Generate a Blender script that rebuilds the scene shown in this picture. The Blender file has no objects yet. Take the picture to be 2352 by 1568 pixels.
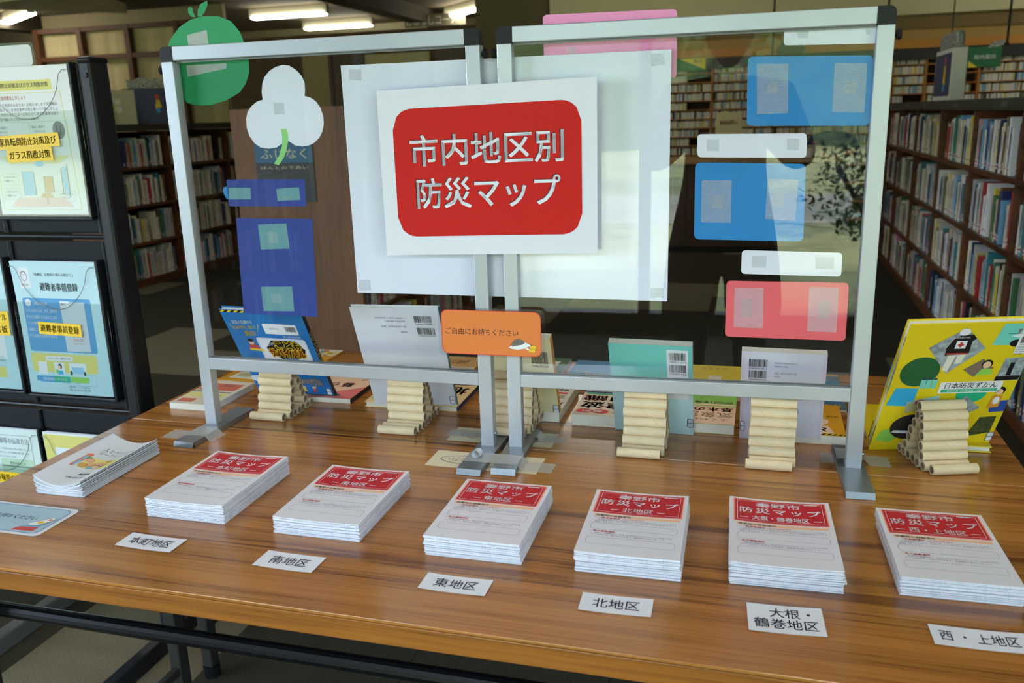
import bpy, bmesh, math, random
from mathutils import Matrix, Vector
random.seed(7)
SC = bpy.context.scene
COL = SC.collection
PI = math.pi
T0 = 0.70                                   # table top height

# ---------------------------------------------------------------- camera
cam_d = bpy.data.cameras.new('camera'); cam = bpy.data.objects.new('camera', cam_d); COL.objects.link(cam)
cam_d.sensor_width = 36.0; cam_d.lens = 1985.41 / 2352 * 36.0
cam_d.clip_start = 0.02; cam_d.clip_end = 200
def cam_matrix():
    yaw, pitch, roll = -0.28043516, 0.25453037, -0.03008372
    cy, sy, cp, sp, cr, sr = math.cos(yaw), math.sin(yaw), math.cos(pitch), math.sin(pitch), math.cos(roll), math.sin(roll)
    f = Vector((sy*cp, cy*cp, -sp)); r = Vector((cy, -sy, 0)); u = r.cross(f)
    r2 = r*cr + u*sr; u2 = -r*sr + u*cr
    m = Matrix((r2, u2, -f)).transposed().to_4x4(); m.translation = (0.1998, -0.90742, 1.32807)
    return m
cam.matrix_world = cam_matrix()
SC.camera = cam
cam_d.dof.use_dof = True; cam_d.dof.focus_distance = 1.55; cam_d.dof.aperture_fstop = 6.3

# ---------------------------------------------------------------- world, daylight, exposure
SC.view_settings.view_transform = 'Standard'; SC.view_settings.look = 'None'
SC.view_settings.gamma = 1.0; SC.view_settings.use_curve_mapping = False
SC.view_settings.exposure = 1.62
w = bpy.data.worlds.new('sky'); SC.world = w; w.use_nodes = True
bg = w.node_tree.nodes['Background']; bg.inputs[0].default_value = (0.66, 0.80, 1.0, 1); bg.inputs[1].default_value = 7.5
sun_d = bpy.data.lights.new('sun', 'SUN'); sun = bpy.data.objects.new('sun', sun_d); COL.objects.link(sun)
sun_d.energy = 9.0; sun_d.angle = 0.01; sun_d.color = (1, .95, .86)
sun.rotation_euler = (math.radians(-38), math.radians(14), 0)     # shines from behind the building onto the garden
for px_, w_ in ((-3.0, 6.0), (3.0, 6.0)):
    pd = bpy.data.lights.new('window_portal', 'AREA'); pd.shape = 'RECTANGLE'; pd.size = w_; pd.size_y = 2.5
    pd.cycles.is_portal = True
    po = bpy.data.objects.new('window_portal', pd); COL.objects.link(po); po.location = (px_, -3.0, 1.35); po.rotation_euler = (PI/2, 0, 0)
SC.cycles.use_denoising = True
SC.cycles.max_bounces = 8; SC.cycles.diffuse_bounces = 4; SC.cycles.glossy_bounces = 4
SC.cycles.transparent_max_bounces = 16; SC.cycles.sample_clamp_indirect = 4.0

# ---------------------------------------------------------------- materials
MATS = {}
def srgb(c):
    return tuple(((v/255)/12.92 if v/255 <= .04045 else ((v/255+.055)/1.055)**2.4) for v in c)
def M(name, rgb=None, rough=.6, metal=0., spec=.5, alpha=1., noise=0., nscale=40., bump=0., emit=0., coat=0.):
    if name in MATS: return MATS[name]
    m = bpy.data.materials.new(name); m.use_nodes = True; nt = m.node_tree; b = nt.nodes['Principled BSDF']
    c = srgb(rgb) + (1,)
    b.inputs['Base Color'].default_value = c; b.inputs['Roughness'].default_value = rough
    b.inputs['Metallic'].default_value = metal; b.inputs['Specular IOR Level'].default_value = spec
    b.inputs['Alpha'].default_value = alpha; b.inputs['Coat Weight'].default_value = coat
    if emit: b.inputs['Emission Color'].default_value = c; b.inputs['Emission Strength'].default_value = emit
    if noise or bump:
        tc = nt.nodes.new('ShaderNodeTexCoord'); n = nt.nodes.new('ShaderNodeTexNoise'); n.inputs['Scale'].default_value = nscale
        n.inputs['Detail'].default_value = 4
        nt.links.new(tc.outputs['Object'], n.inputs['Vector'])
        if noise:
            mx = nt.nodes.new('ShaderNodeMix'); mx.data_type = 'RGBA'; mx.inputs[0].default_value = 1
            r = nt.nodes.new('ShaderNodeMapRange'); r.inputs['To Min'].default_value = 0; r.inputs['To Max'].default_value = 1
            r.inputs['From Min'].default_value = .3; r.inputs['From Max'].default_value = .7
            nt.links.new(n.outputs['Fac'], r.inputs['Value']); nt.links.new(r.outputs[0], mx.inputs[0])
            mx.inputs[6].default_value = tuple(v*(1-noise) for v in c[:3]) + (1,)
            mx.inputs[7].default_value = tuple(min(1, v*(1+noise)) for v in c[:3]) + (1,)
            nt.links.new(mx.outputs[2], b.inputs['Base Color'])
        if bump:
            bp = nt.nodes.new('ShaderNodeBump'); bp.inputs['Strength'].default_value = bump; bp.inputs['Distance'].default_value = .002
            nt.links.new(n.outputs['Fac'], bp.inputs['Height']); nt.links.new(bp.outputs[0], b.inputs['Normal'])
    MATS[name] = m; return m

def wood(name, dark, light, rough=.35, sc=(1.2, 22, 22), coat=.25, fine=9.):
    m = bpy.data.materials.new(name); m.use_nodes = True; nt = m.node_tree; b = nt.nodes['Principled BSDF']
    tc = nt.nodes.new('ShaderNodeTexCoord'); mp = nt.nodes.new('ShaderNodeMapping'); mp.inputs['Scale'].default_value = sc
    nt.links.new(tc.outputs['Object'], mp.inputs[0])
    n1 = nt.nodes.new('ShaderNodeTexNoise'); n1.inputs['Scale'].default_value = 1.3; n1.inputs['Detail'].default_value = 6; n1.inputs['Distortion'].default_value = .6
    n2 = nt.nodes.new('ShaderNodeTexNoise'); n2.inputs['Scale'].default_value = fine; n2.inputs['Detail'].default_value = 3
    n3 = nt.nodes.new('ShaderNodeTexNoise'); n3.inputs['Scale'].default_value = .25; n3.inputs['Detail'].default_value = 1
    for n in (n1, n2, n3): nt.links.new(mp.outputs[0], n.inputs['Vector'])
    a = nt.nodes.new('ShaderNodeMath'); a.operation = 'MULTIPLY_ADD'; a.inputs[1].default_value = .4
    nt.links.new(n2.outputs['Fac'], a.inputs[0])
    a2 = nt.nodes.new('ShaderNodeMath'); a2.operation = 'MULTIPLY'; a2.inputs[1].default_value = .62
    nt.links.new(n1.outputs['Fac'], a2.inputs[0]); nt.links.new(a2.outputs[0], a.inputs[2])
    a3 = nt.nodes.new('ShaderNodeMath'); a3.operation = 'MULTIPLY_ADD'; a3.inputs[1].default_value = .35
    nt.links.new(n3.outputs['Fac'], a3.inputs[0]); nt.links.new(a.outputs[0], a3.inputs[2])
    cr = nt.nodes.new('ShaderNodeValToRGB'); e = cr.color_ramp.elements
    e[0].position = .54; e[0].color = srgb(dark)+(1,); e[1].position = .78; e[1].color = srgb(light)+(1,)
    e2 = cr.color_ramp.elements.new(.63); e2.color = tuple((p*.45+q*.55) for p, q in zip(srgb(dark), srgb(light)))+(1,)
    nt.links.new(a3.outputs[0], cr.inputs[0]); nt.links.new(cr.outputs[0], b.inputs['Base Color'])
    b.inputs['Roughness'].default_value = rough; b.inputs['Coat Weight'].default_value = coat; b.inputs['Coat Roughness'].default_value = .12
    MATS[name] = m; return m

def clear(name, tint=(1, 1, 1), ior=1.45, rough=.0):
    m = bpy.data.materials.new(name); m.use_nodes = True; nt = m.node_tree
    for n in list(nt.nodes):
        if n.type != 'OUTPUT_MATERIAL': nt.nodes.remove(n)
    out = nt.nodes['Material Output']
    t = nt.nodes.new('ShaderNodeBsdfTransparent'); t.inputs[0].default_value = tint+(1,)
    g = nt.nodes.new('ShaderNodeBsdfGlossy'); g.inputs['Roughness'].default_value = rough
    f = nt.nodes.new('ShaderNodeFresnel'); ge = nt.nodes.new('ShaderNodeNewGeometry')   # same reflectance from both sides of the thin sheet
    mr = nt.nodes.new('ShaderNodeMapRange'); mr.inputs['To Min'].default_value = ior; mr.inputs['To Max'].default_value = 1/ior
    nt.links.new(ge.outputs['Backfacing'], mr.inputs['Value']); nt.links.new(mr.outputs[0], f.inputs[0])
    mx = nt.nodes.new('ShaderNodeMixShader')
    nt.links.new(f.outputs[0], mx.inputs[0]); nt.links.new(t.outputs[0], mx.inputs[1]); nt.links.new(g.outputs[0], mx.inputs[2])
    nt.links.new(mx.outputs[0], out.inputs[0]); MATS[name] = m; return m
def film(name, tint, cover, rough=.35):
    """thin translucent tape: part see-through, part milky"""
    m = bpy.data.materials.new(name); m.use_nodes = True; nt = m.node_tree; b = nt.nodes['Principled BSDF']
    b.inputs['Base Color'].default_value = srgb(tint)+(1,); b.inputs['Roughness'].default_value = rough
    tc = nt.nodes.new('ShaderNodeTexCoord'); mp = nt.nodes.new('ShaderNodeMapping'); mp.inputs['Scale'].default_value = (60, 1500, 60)
    n = nt.nodes.new('ShaderNodeTexNoise'); n.inputs['Scale'].default_value = 1; nt.links.new(tc.outputs['Object'], mp.inputs[0]); nt.links.new(mp.outputs[0], n.inputs['Vector'])
    r = nt.nodes.new('ShaderNodeMapRange'); r.inputs['To Min'].default_value = cover*.88; r.inputs['To Max'].default_value = cover*1.12
    r.inputs['From Min'].default_value = .35; r.inputs['From Max'].default_value = .65
    nt.links.new(n.outputs['Fac'], r.inputs['Value']); nt.links.new(r.outputs[0], b.inputs['Alpha'])
    MATS[name] = m; return m

# ---------------------------------------------------------------- object helpers
def link(name, me, mats, parent=None, mw=None):
    o = bpy.data.objects.new(name, me); COL.objects.link(o)
    if mats is not None and not me.materials:
        for m in (mats if isinstance(mats, (list, tuple)) else [mats]): me.materials.append(m)
    if parent is not None: o.parent = parent
    if mw is not None: o.matrix_local = mw
    return o
def tag(o, label, cat, group=None, kind=None):
    o['label'] = label; o['category'] = cat
    if group: o['group'] = group
    if kind: o['kind'] = kind
    return o
def root(name, mw, label, cat, group=None):
    o = bpy.data.objects.new(name, None); COL.objects.link(o); o.empty_display_size = .02
    o.matrix_world = mw if isinstance(mw, Matrix) else Matrix.Translation(mw)
    return tag(o, label, cat, group)
def struct(o):
    o['kind'] = 'structure'; return o

class B:
    """collects shapes, then links them as ONE mesh object"""
    def __init__(s): s.v = []; s.f = []; s.m = []; s.mats = []
    def mi(s, mat):
        if mat not in s.mats: s.mats.append(mat)
        return s.mats.index(mat)
    def add(s, vs, fs, mat=None, mx=None):
        k = len(s.v); s.v += [tuple(mx @ Vector(v)) if mx else tuple(v) for v in vs]
        i = s.mi(mat) if mat else 0
        s.f += [tuple(a+k for a in f) for f in fs]; s.m += [i]*len(fs); return s
    def box(s, x0, x1, y0, y1, z0, z1, mat=None, mx=None):
        vs = [(x, y, z) for z in (z0, z1) for y in (y0, y1) for x in (x0, x1)]
        return s.add(vs, [(0,2,3,1),(4,5,7,6),(0,1,5,4),(2,6,7,3),(0,4,6,2),(1,3,7,5)], mat, mx)
    def bbox(s, x0, x1, y0, y1, z0, z1, mat=None, mx=None, b=.002):
        """box with chamfered edges"""
        bm = bmesh.new(); bmesh.ops.create_cube(bm, size=1)
        for v in bm.verts: v.co = Vector(((x0+x1)/2+v.co.x*(x1-x0), (y0+y1)/2+v.co.y*(y1-y0), (z0+z1)/2+v.co.z*(z1-z0)))
        b = min(b, .45*min(x1-x0, y1-y0, z1-z0))
        bmesh.ops.bevel(bm, geom=bm.edges[:], offset=b, segments=2, affect='EDGES', profile=.5)
        s.bm(bm, mat, mx); return s
    def bm(s, bm, mat=None, mx=None):
        bm.verts.index_update(); s.add([v.co[:] for v in bm.verts], [[v.index for v in f.verts] for f in bm.faces], mat, mx); bm.free(); return s
    def prism(s, pts, z0, z1, mat=None, mx=None, side=None):
        """outline (ccw) extruded from z0 to z1"""
        n = len(pts); vs = [(x, y, z0) for x, y in pts]+[(x, y, z1) for x, y in pts]
        s.add(vs, [tuple(range(n, 2*n))], mat, mx)
        s.add(vs, [tuple(range(n-1, -1, -1))]+[(i, (i+1) % n, n+(i+1) % n, n+i) for i in range(n)], side or mat, mx); return s
    def poly(s, pts, z, mat=None, mx=None):
        return s.add([(x, y, z) for x, y in pts], [tuple(range(len(pts)))], mat, mx)
    def rect(s, x0, x1, y0, y1, z, mat=None, mx=None, nx=1, ny=1):
        vs = [(x0+(x1-x0)*i/nx, y0+(y1-y0)*j/ny, z) for j in range(ny+1) for i in range(nx+1)]
        return s.add(vs, [(j*(nx+1)+i, j*(nx+1)+i+1, (j+1)*(nx+1)+i+1, (j+1)*(nx+1)+i) for j in range(ny) for i in range(nx)], mat, mx)
    def tube(s, p, r, n=12, mat=None, caps=True, mx=None):
        """round bar along a polyline"""
        p = [Vector(q) for q in p]; vs = []; fs = []
        for i, q in enumerate(p):
            d = (p[min(i+1, len(p)-1)]-p[max(i-1, 0)]).normalized()
            a = d.cross(Vector((0, 0, 1)) if abs(d.z) < .9 else Vector((1, 0, 0))).normalized(); c = d.cross(a)
            rr = r[i] if isinstance(r, (list, tuple)) else r
            vs += [q+rr*(a*math.cos(2*PI*k/n)+c*math.sin(2*PI*k/n)) for k in range(n)]
        for i in range(len(p)-1):
            fs += [(i*n+k, i*n+(k+1) % n, (i+1)*n+(k+1) % n, (i+1)*n+k) for k in range(n)]
        if caps: fs += [tuple(range(n-1, -1, -1)), tuple((len(p)-1)*n+k for k in range(n))]
        return s.add(vs, fs, mat, mx)
    def outline(s, pts, wd, z, mat, mx=None, closed=True):
        """thin flat line following points"""
        n = len(pts); vs = []
        for i in range(n):
            a = Vector(pts[(i-1) % n] if closed or i else pts[i]); c = Vector(pts[(i+1) % n] if closed or i < n-1 else pts[i])
            d = (c-a); d = d.normalized() if d.length else Vector((1, 0)); nn = Vector((-d.y, d.x))*wd/2; q = Vector(pts[i])
            vs += [(q.x-nn.x, q.y-nn.y, z), (q.x+nn.x, q.y+nn.y, z)]
        fs = [(2*i, 2*((i+1) % n), 2*((i+1) % n)+1, 2*i+1) for i in range(n if closed else n-1)]
        return s.add(vs, fs, mat, mx)
    def text(s, body, x, y, h, mat, w=None, rot=0., al='c', bold=0., z=0., mx=None, gap=1.):
        thin = min(bold, 0.); vs, fs, bw = glyphs(body, thin, gap); bold = max(bold, 0.)
        sx = (w/bw) if w else h; ca, sa = math.cos(rot), math.sin(rot)
        ox = {'c': -.5, 'l': 0, 'r': -1}[al]*bw
        for du, dv in (((0, 0),) if bold <= 0 else [(bold*.8*math.cos(q_*PI/5), bold*.8*math.sin(q_*PI/5)) for q_ in range(10)] if bold > .06 else ((-bold*.6, -bold*.4), (bold*.6, -bold*.4), (-bold*.6, bold*.4), (bold*.6, bold*.4))):
            out = []
            for a, b_ in vs:
                u, v = (a+ox)*sx+du*h, (b_-.36+dv)*h
                out.append((x+u*ca-v*sa, y+u*sa+v*ca, z))
            s.add(out, fs, mat, mx)
        return s
    def build(s, name, mat=None, parent=None, mw=None, warp=None, smooth=False, bevel=0):
        me = bpy.data.meshes.new(name); vs = [warp(*v) for v in s.v] if warp else s.v
        me.from_pydata(vs, [], s.f)
        mats = s.mats or [mat]
        for m in mats: me.materials.append(m)
        if len(mats) > 1: me.polygons.foreach_set('material_index', s.m)
        me.update()
        if smooth: me.shade_smooth() if hasattr(me, 'shade_smooth') else None
        o = link(name, me, None, parent, mw)
        return o
_G = {}
_txt = bpy.data.curves.new('lettering', 'FONT'); _txto = bpy.data.objects.new('lettering', _txt); COL.objects.link(_txto); _txt.resolution_u = 2
def glyphs(body, bold, gap=1.):
    k = (body, bold, gap)
    if k in _G: return _G[k]
    _txt.body = body; _txt.offset = bold; _txt.space_character = gap
    dg = bpy.context.evaluated_depsgraph_get(); dg.update()
    me = bpy.data.meshes.new_from_object(_txto.evaluated_get(dg))
    vs = [(v.co.x, v.co.y) for v in me.vertices]; fs = [tuple(p.vertices) for p in me.polygons]
    # face direction up
    bpy.data.meshes.remove(me)
    x0 = min((v[0] for v in vs), default=0); x1 = max((v[0] for v in vs), default=1)
    vs = [(a-x0, b) for a, b in vs]
    _G[k] = (vs, fs, max(x1-x0, 1e-4)); return _G[k]
def rr(x0, x1, y0, y1, r, n=5):
    pts = []
    for cx, cy, a0 in ((x1-r, y0+r, -PI/2), (x1-r, y1-r, 0), (x0+r, y1-r, PI/2), (x0+r, y0+r, PI)):
        pts += [(cx+r*math.cos(a0+PI/2*i/n), cy+r*math.sin(a0+PI/2*i/n)) for i in range(n+1)]
    return pts
def rquad(c, r, n=5):
    """four corners (TL,TR,BR,BL) with rounded corners, ccw"""
    c = [Vector(p) for p in (c[3], c[2], c[1], c[0])]; out = []
    for i in range(4):
        p, a, b = c[i], c[i-1], c[(i+1) % 4]
        p0 = p+(a-p).normalized()*r; p1 = p+(b-p).normalized()*r
        for k in range(n+1):
            t = k/n; q = p0*(1-t)**2+p*2*t*(1-t)+p1*t*t; out.append((q.x, q.y))
    return out
def ell(cx, cy, rx, ry, n=24, a0=0, a1=2*PI):
    return [(cx+rx*math.cos(a0+(a1-a0)*i/n), cy+ry*math.sin(a0+(a1-a0)*i/n)) for i in range(n)]
def RX(a): return Matrix.Rotation(a, 4, 'X')
def RY(a): return Matrix.Rotation(a, 4, 'Y')
def RZ(a): return Matrix.Rotation(a, 4, 'Z')
def TR(x, y, z): return Matrix.Translation((x, y, z))
UP = RX(PI/2)                                # local xy plane stands upright and faces the camera side (-y)
def barcode(b, x, y, w, h, z, mat, seed, mx=None, digits=None):
    rnd = random.Random(seed); u = x
    while u < x+w:
        t = rnd.choice((.35, .35, .7, 1.0))*w/32
        b.rect(u, min(u+t, x+w), y, y+h, z, mat, mx); u += t+rnd.choice((.35, .5, .9))*w/32
    if digits: b.text(digits, x+w/2, y-h*.22, h*.28, mat, w=w, z=z, mx=mx)

# common materials
ALU = M('brushed_aluminium', (186, 190, 196), .42, .65, noise=.03, nscale=8)
ALUD = M('foot_steel', (150, 155, 160), .38, .8)
BLK = M('black_plastic', (18, 18, 20), .45, spec=.3)
PAPER = M('white_paper', (226, 228, 234), .75)
INK = M('black_ink', (24, 22, 28), .7); NAVYINK = M('navy_ink', (28, 26, 70), .7); GREYINK = M('grey_print', (110, 108, 130), .8)
RED = M('map_red', (192, 24, 38), .55, spec=.35); SIGNRED = M('sign_red', (204, 32, 24), .6, spec=.2)
GLASS = clear('clear_acrylic', (1., 1., 1.), 1.49); PLASTIC = clear('laminate_film', (.95, .96, .96), 1.45, .08)
TABLE = wood('teak_laminate', (112, 64, 24), (184, 122, 56), .27, (.7, 34, 34), .35)
EDGE = wood('teak_edge', (96, 54, 16), (164, 102, 36), .4, (1.0, 60, 60), .1)
SHELF = wood('shelf_oak', (66, 38, 18), (112, 66, 34), .45, (8, 1.2, 8), .1)
OAKL = wood('panel_oak', (80, 46, 16), (116, 72, 30), .55, (9, 9, .9), 0)
ORANGEW = M('orange_wood', (176, 112, 42), .5)
# ---------------------------------------------------------------- floor, walls, ceiling
DARKC = M('dark_carpet', (58, 55, 44), .95, noise=.35, nscale=260, bump=.5, spec=.1)
LITEC = M('light_carpet', (112, 104, 84), .95, noise=.25, nscale=260, bump=.5, spec=.1)
fl = B().box(-12, 5, -3.2, 14.2, -.12, -.008).build('floor', DARKC); struct(fl)
tb = B().bbox(-.2493, .2493, -.2493, .2493, -.012, 0, b=.0012); tile0 = None
tmesh = {}
for nm, mt in (('d', DARKC), ('l', LITEC)):
    q = B(); q.v = tb.v; q.f = tb.f; q.m = tb.m
    o = q.build('carpet_tile', mt); tmesh[nm] = o.data; bpy.data.objects.remove(o)
def light_tile(i, j):
    x, y = -1.35+.5*i, .25+.5*j          # centres
    if i == 0 and y < 2: return True
    if i in (-3, -4) and j in (6,): return True
    if i in (-2,) and j in (5,): return True
    if j in (11,) and i in (2, 3): return True
    if j == 10 and i in (1,): return True
    if i in (2, 3) and j in (3,): return False
    return (i*7+j*13) % 9 == 0 and j > 3
for i in range(-8, 7):
    for j in range(-2, 17):
        t = bpy.data.objects.new('carpet_tile', tmesh['l' if light_tile(i, j) else 'd']); COL.objects.link(t)
        t.parent = fl; t.location = (-1.35+.5*i, .25+.5*j, 0); t.rotation_euler[2] = PI/2*((i*3+j) % 4)
CEIL = M('ceiling_olive', (98, 88, 62), .9); CREAM = M('cream_plaster', (206, 196, 156), .85)
struct(B().box(-12, 5, -3.4, 14.2, 3.0, 3.15).build('ceiling', CEIL))
TAN = M('tan_wall', (176, 140, 78), .8); BRN = wood('brown_wall', (70, 46, 22), (96, 66, 34), .6, (6, 6, .8), 0)
DUL = M('dim_wall', (120, 104, 76), .85)
struct(B().box(-12.15, -12, -3.2, 14.2, 0, 3.0).build('wall_left', DUL))
struct(B().box(5, 5.15, -3.2, 14.2, 0, 3.0).build('wall_right', DUL))
struct(B().box(-12, 5, 14.2, 14.35, 0, 3.0).build('wall_back', CREAM))
wl = struct(B().box(-7.2, -3.1, 10.5, 10.62, 0, 2.5).build('wall_middle', BRN))
struct(B().box(-3.16, -2.25, 9.6, 10.5, 0, 3.0).build('wall_pier', M('pier_paint', (104, 92, 68), .85)))
# wall behind the CD shelves: tan paint, orange strip, black fascia
wr = struct(B().box(-2.25, 5, 9.8, 10.0, 0, 2.42).build('wall_far', TAN))
struct(B().box(-2.25, 5, 9.46, 9.8, 2.095, 2.23, M('brown_ledge', (122, 98, 56), .7)).build('trim_1'))
struct(B().box(-2.25, 5, 9.49, 9.8, 1.90, 1.985, M('orange_paint', (196, 128, 40), .5)).build('trim_2'))
struct(B().box(-2.25, 5, 9.50, 9.8, 1.985, 2.095, TAN).build('trim_4'))
struct(B().box(-2.25, 5, 9.46, 9.8, 1.78, 1.90, M('black_fascia', (26, 23, 20), .5)).build('trim_3'))
# sloped cream coffers under the ceiling
def coffer(pts, n, z0=2.86):
    struct(B().prism(pts, z0, 2.995, CREAM).build('ceiling_coffer'))
coffer([(-2.2, 9.40), (4.9, 9.40), (4.9, 12.4), (-2.2, 12.4)], 1, 2.23)
coffer([(-9.9, 8.3), (-7.7, 8.2), (-8.3, 9.9)], 2)
coffer([(-7.9, 6.9), (-7.4, 7.2), (-5.4, 9.6), (-6.6, 9.4)], 3)
coffer([(-4.1, 12.6), (-3.2, 11.0), (-3.2, 13.4)], 4)
for x in (-10.6, -5.0, 1.2):
    struct(B().box(x-.14, x+.14, -3.2, 14.0, 2.78, 2.995, M('beam_brown', (66, 58, 40), .85)).build('ceiling_beam'))
# window wall with vertical blinds at the far left
M('wood_frame', (86, 50, 22), .6)
win = struct(B().box(-10.4, -7.25, 10.60, 10.66, 0, 3.0, M('window_backing', (150, 136, 104), .8)).build('window_1'))
fr = B()
for x in (-10.38, -9.60, -8.76, -7.92): fr.box(x-.04, x+.04, 10.40, 10.5, 0, 2.78)
for z in (2.36, 2.76): fr.box(-10.4, -7.25, 10.41, 10.49, z-.032, z+.032)
fr.build('window_frame', MATS['wood_frame'], win)
BL = M('vertical_blind', (188, 172, 128), .8, noise=.1, nscale=5)
bm_ = B().bbox(-.062, .062, -.004, .004, 0, 2.2, b=.002).build('blind_slat', BL); sl = bm_.data; bpy.data.objects.remove(bm_)
for i in range(28):
    o = link('blind_slat', sl, None, win); o.location = (-10.32+i*.11, 10.545, .55); o.rotation_euler[2] = .22+.16*math.sin(i*2.1)
# ---------------------------------------------------------------- front windows behind the viewpoint and the garden beyond
FR = M('window_alu', (70, 66, 58), .5, .4)
ww = struct(B().box(-12, 5, -3.25, -3.15, 0, .12, FR).box(-12, 5, -3.25, -3.15, 2.6, 3.0, FR).build('wall_front'))
for i, x in enumerate([-12, -9, -6.2, -4.2, -2.2, -.2, 1.8, 3.8, 4.95]):
    struct(B().bbox(x-.035, x+.035, -3.25, -3.15, .12, 2.6, FR, b=.004).build('window_post'))
PANE = clear('window_glass', (.96, .98, .97), 1.45)
struct(B().box(-4.2, -1.45, -3.25, -3.15, .12, 2.6, M('front_wall_paint', (58, 50, 40), .85)).build('wall_front_solid'))
struct(B().bbox(-2.62, -2.25, -3.15, -2.85, 0, 3.0, M('white_pillar', (214, 214, 210), .6), b=.01).build('wall_pillar'))
for i, (a, b) in enumerate([(-12, -9), (-9, -6.2), (-6.2, -4.2), (-1.45, -.2), (-.2, 1.8), (1.8, 3.8), (3.8, 4.95)]):
    struct(B().rect(a+.035, b-.035, .12, 2.6, 0, PANE).build('window_%d' % (i+2), mw=TR(0, -3.2, 0) @ UP))
gd = struct(B().box(-40, 40, -60, -3.26, -.35, -.12, M('garden_ground', (128, 128, 84), .95, noise=.3, nscale=1.5)).build('ground'))
struct(B().box(-40, 40, -13.5, -9.5, -.12, -.10, M('pale_path', (142, 138, 120), .9)).build('path'))
struct(B().box(-40, 40, -34, -33, -.12, 7, M('far_hedge', (52, 70, 34), .95, noise=.5, nscale=2)).build('hedge_back'))
LEAFM = M('tree_leaf', (74, 98, 44), .7, noise=.4, nscale=3); BARK = M('tree_bark', (80, 68, 54), .9, noise=.3, nscale=10)
def tree(x, y, h, r, label, name='garden_tree', n=1400, ls=.16):
    t = root(name, (x, y, -.12), label, 'tree', 'trees in the garden outside')
    B().tube([(0, 0, -.1), (.05, 0, h*.35), (-.05, .05, h*.7)], [.11*h/5, .09*h/5, .04*h/5], 10).tube([(.03, 0, h*.4), (r*.5, .1, h*.7)], [.06*h/5, .02], 8).tube([(.0, 0, h*.45), (-r*.5, -.1, h*.75)], [.05*h/5, .02], 8).build('trunk', BARK, t)
    b = B(); rnd = random.Random(int(x*10+y))
    for k in range(n):
        a, c, q = rnd.random()*2*PI, rnd.uniform(-1, 1), rnd.random()**.4
        s = math.sqrt(1-c*c); lump = 1+.25*math.sin(3*a+2*c*3)
        p = Vector((r*q*s*math.cos(a)*lump, r*q*s*math.sin(a)*lump, h*.68+h*.32*c*q))
        m = TR(*p) @ Matrix.Rotation(rnd.random()*6, 4, Vector((rnd.random(), rnd.random(), rnd.random()+.01)).normalized())
        b.add([(-ls, 0, 0), (0, -ls*.45, 0), (ls, 0, 0), (0, ls*.45, 0)], [(0, 1, 2, 3)], None, m)
    b.build('foliage', LEAFM, t)['kind'] = 'stuff'
tree(-3.5, -9.0, 6.5, 2.6, 'tall leafy tree outside the front windows, left of the path')
tree(2.4, -8.0, 6.0, 2.2, 'leafy tree outside the front windows, nearest the building')
tree(7.5, -15.0, 8.0, 3.2, 'broad leafy tree beyond the pale path')
tree(-8.5, -15.0, 8.5, 3.4, 'large dark tree at the far side of the garden')
tree(.3, -13.0, 5.5, 1.7, 'slender leafy tree straight outside the front windows')
tree(6.3, -7.4, 4.0, 1.4, 'low bushy tree outside, at the right of the windows')
tree(1.0, -18.5, 8.0, 3.0, 'round leafy tree behind the pale path')
tree(1.3, -4.3, 1.4, .45, 'small leafy shrub just outside the window', 'garden_shrub', 1300, .028)
# ---------------------------------------------------------------- ceiling lights
TUBE = M('fluorescent_tube', (255, 250, 235), .5, emit=9.0); LCASE = M('light_case', (180, 176, 150), .6)
def clight(x, y, rz, L, label):
    t = root('ceiling_light', TR(x, y, 2.99) @ RZ(rz), label, 'light', 'fluorescent ceiling lights')
    B().box(-L/2-.04, L/2+.04, -.045, .045, -.13, 0).build('housing', LCASE, t)
    B().bbox(-L/2, L/2, -.075, .075, -.15, -.11, b=.018).build('lamp_tube', TUBE, t)
clight(-6.6, 11.3, 0, 1.2, 'lit ceiling light over the middle wall, nearer of the two in line')
clight(-6.7, 13.1, 0, 1.2, 'lit ceiling light over the middle wall, farther of the two in line')
clight(-4.15, 12.2, -.75, 1.15, 'slanting lit ceiling light beside the grey brown pier')
clight(-10.1, 9.75, -.56, 1.8, 'large lit ceiling light at the upper left corner')
clight(-11.4, 12.8, .1, 1.2, 'lit ceiling light above the vertical blinds window')
for k_, (x_, y_) in enumerate(((-1.6, .4), (.9, .4), (-3.2, 2.6))):  # extra fixtures out of view, added for more light from above
    clight(x_, y_, 0, 1.2, 'unseen ceiling light added to brighten the tables, ' + ('left one', 'right one', 'rear left one')[k_])
clight(3.5, 7.9, 0, 1.2, 'unseen ceiling light added to brighten the top of the tan back wall'); clight(-8.4, 5.0, 0, 1.2, 'unseen ceiling light added to brighten the left bookcase side'); clight(-1, 7.0, 0, 1.2, 'unseen ceiling light added to brighten the reading desk aisle')  # unseen fixtures added to brighten the coffer, back wall and dark interior

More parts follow.
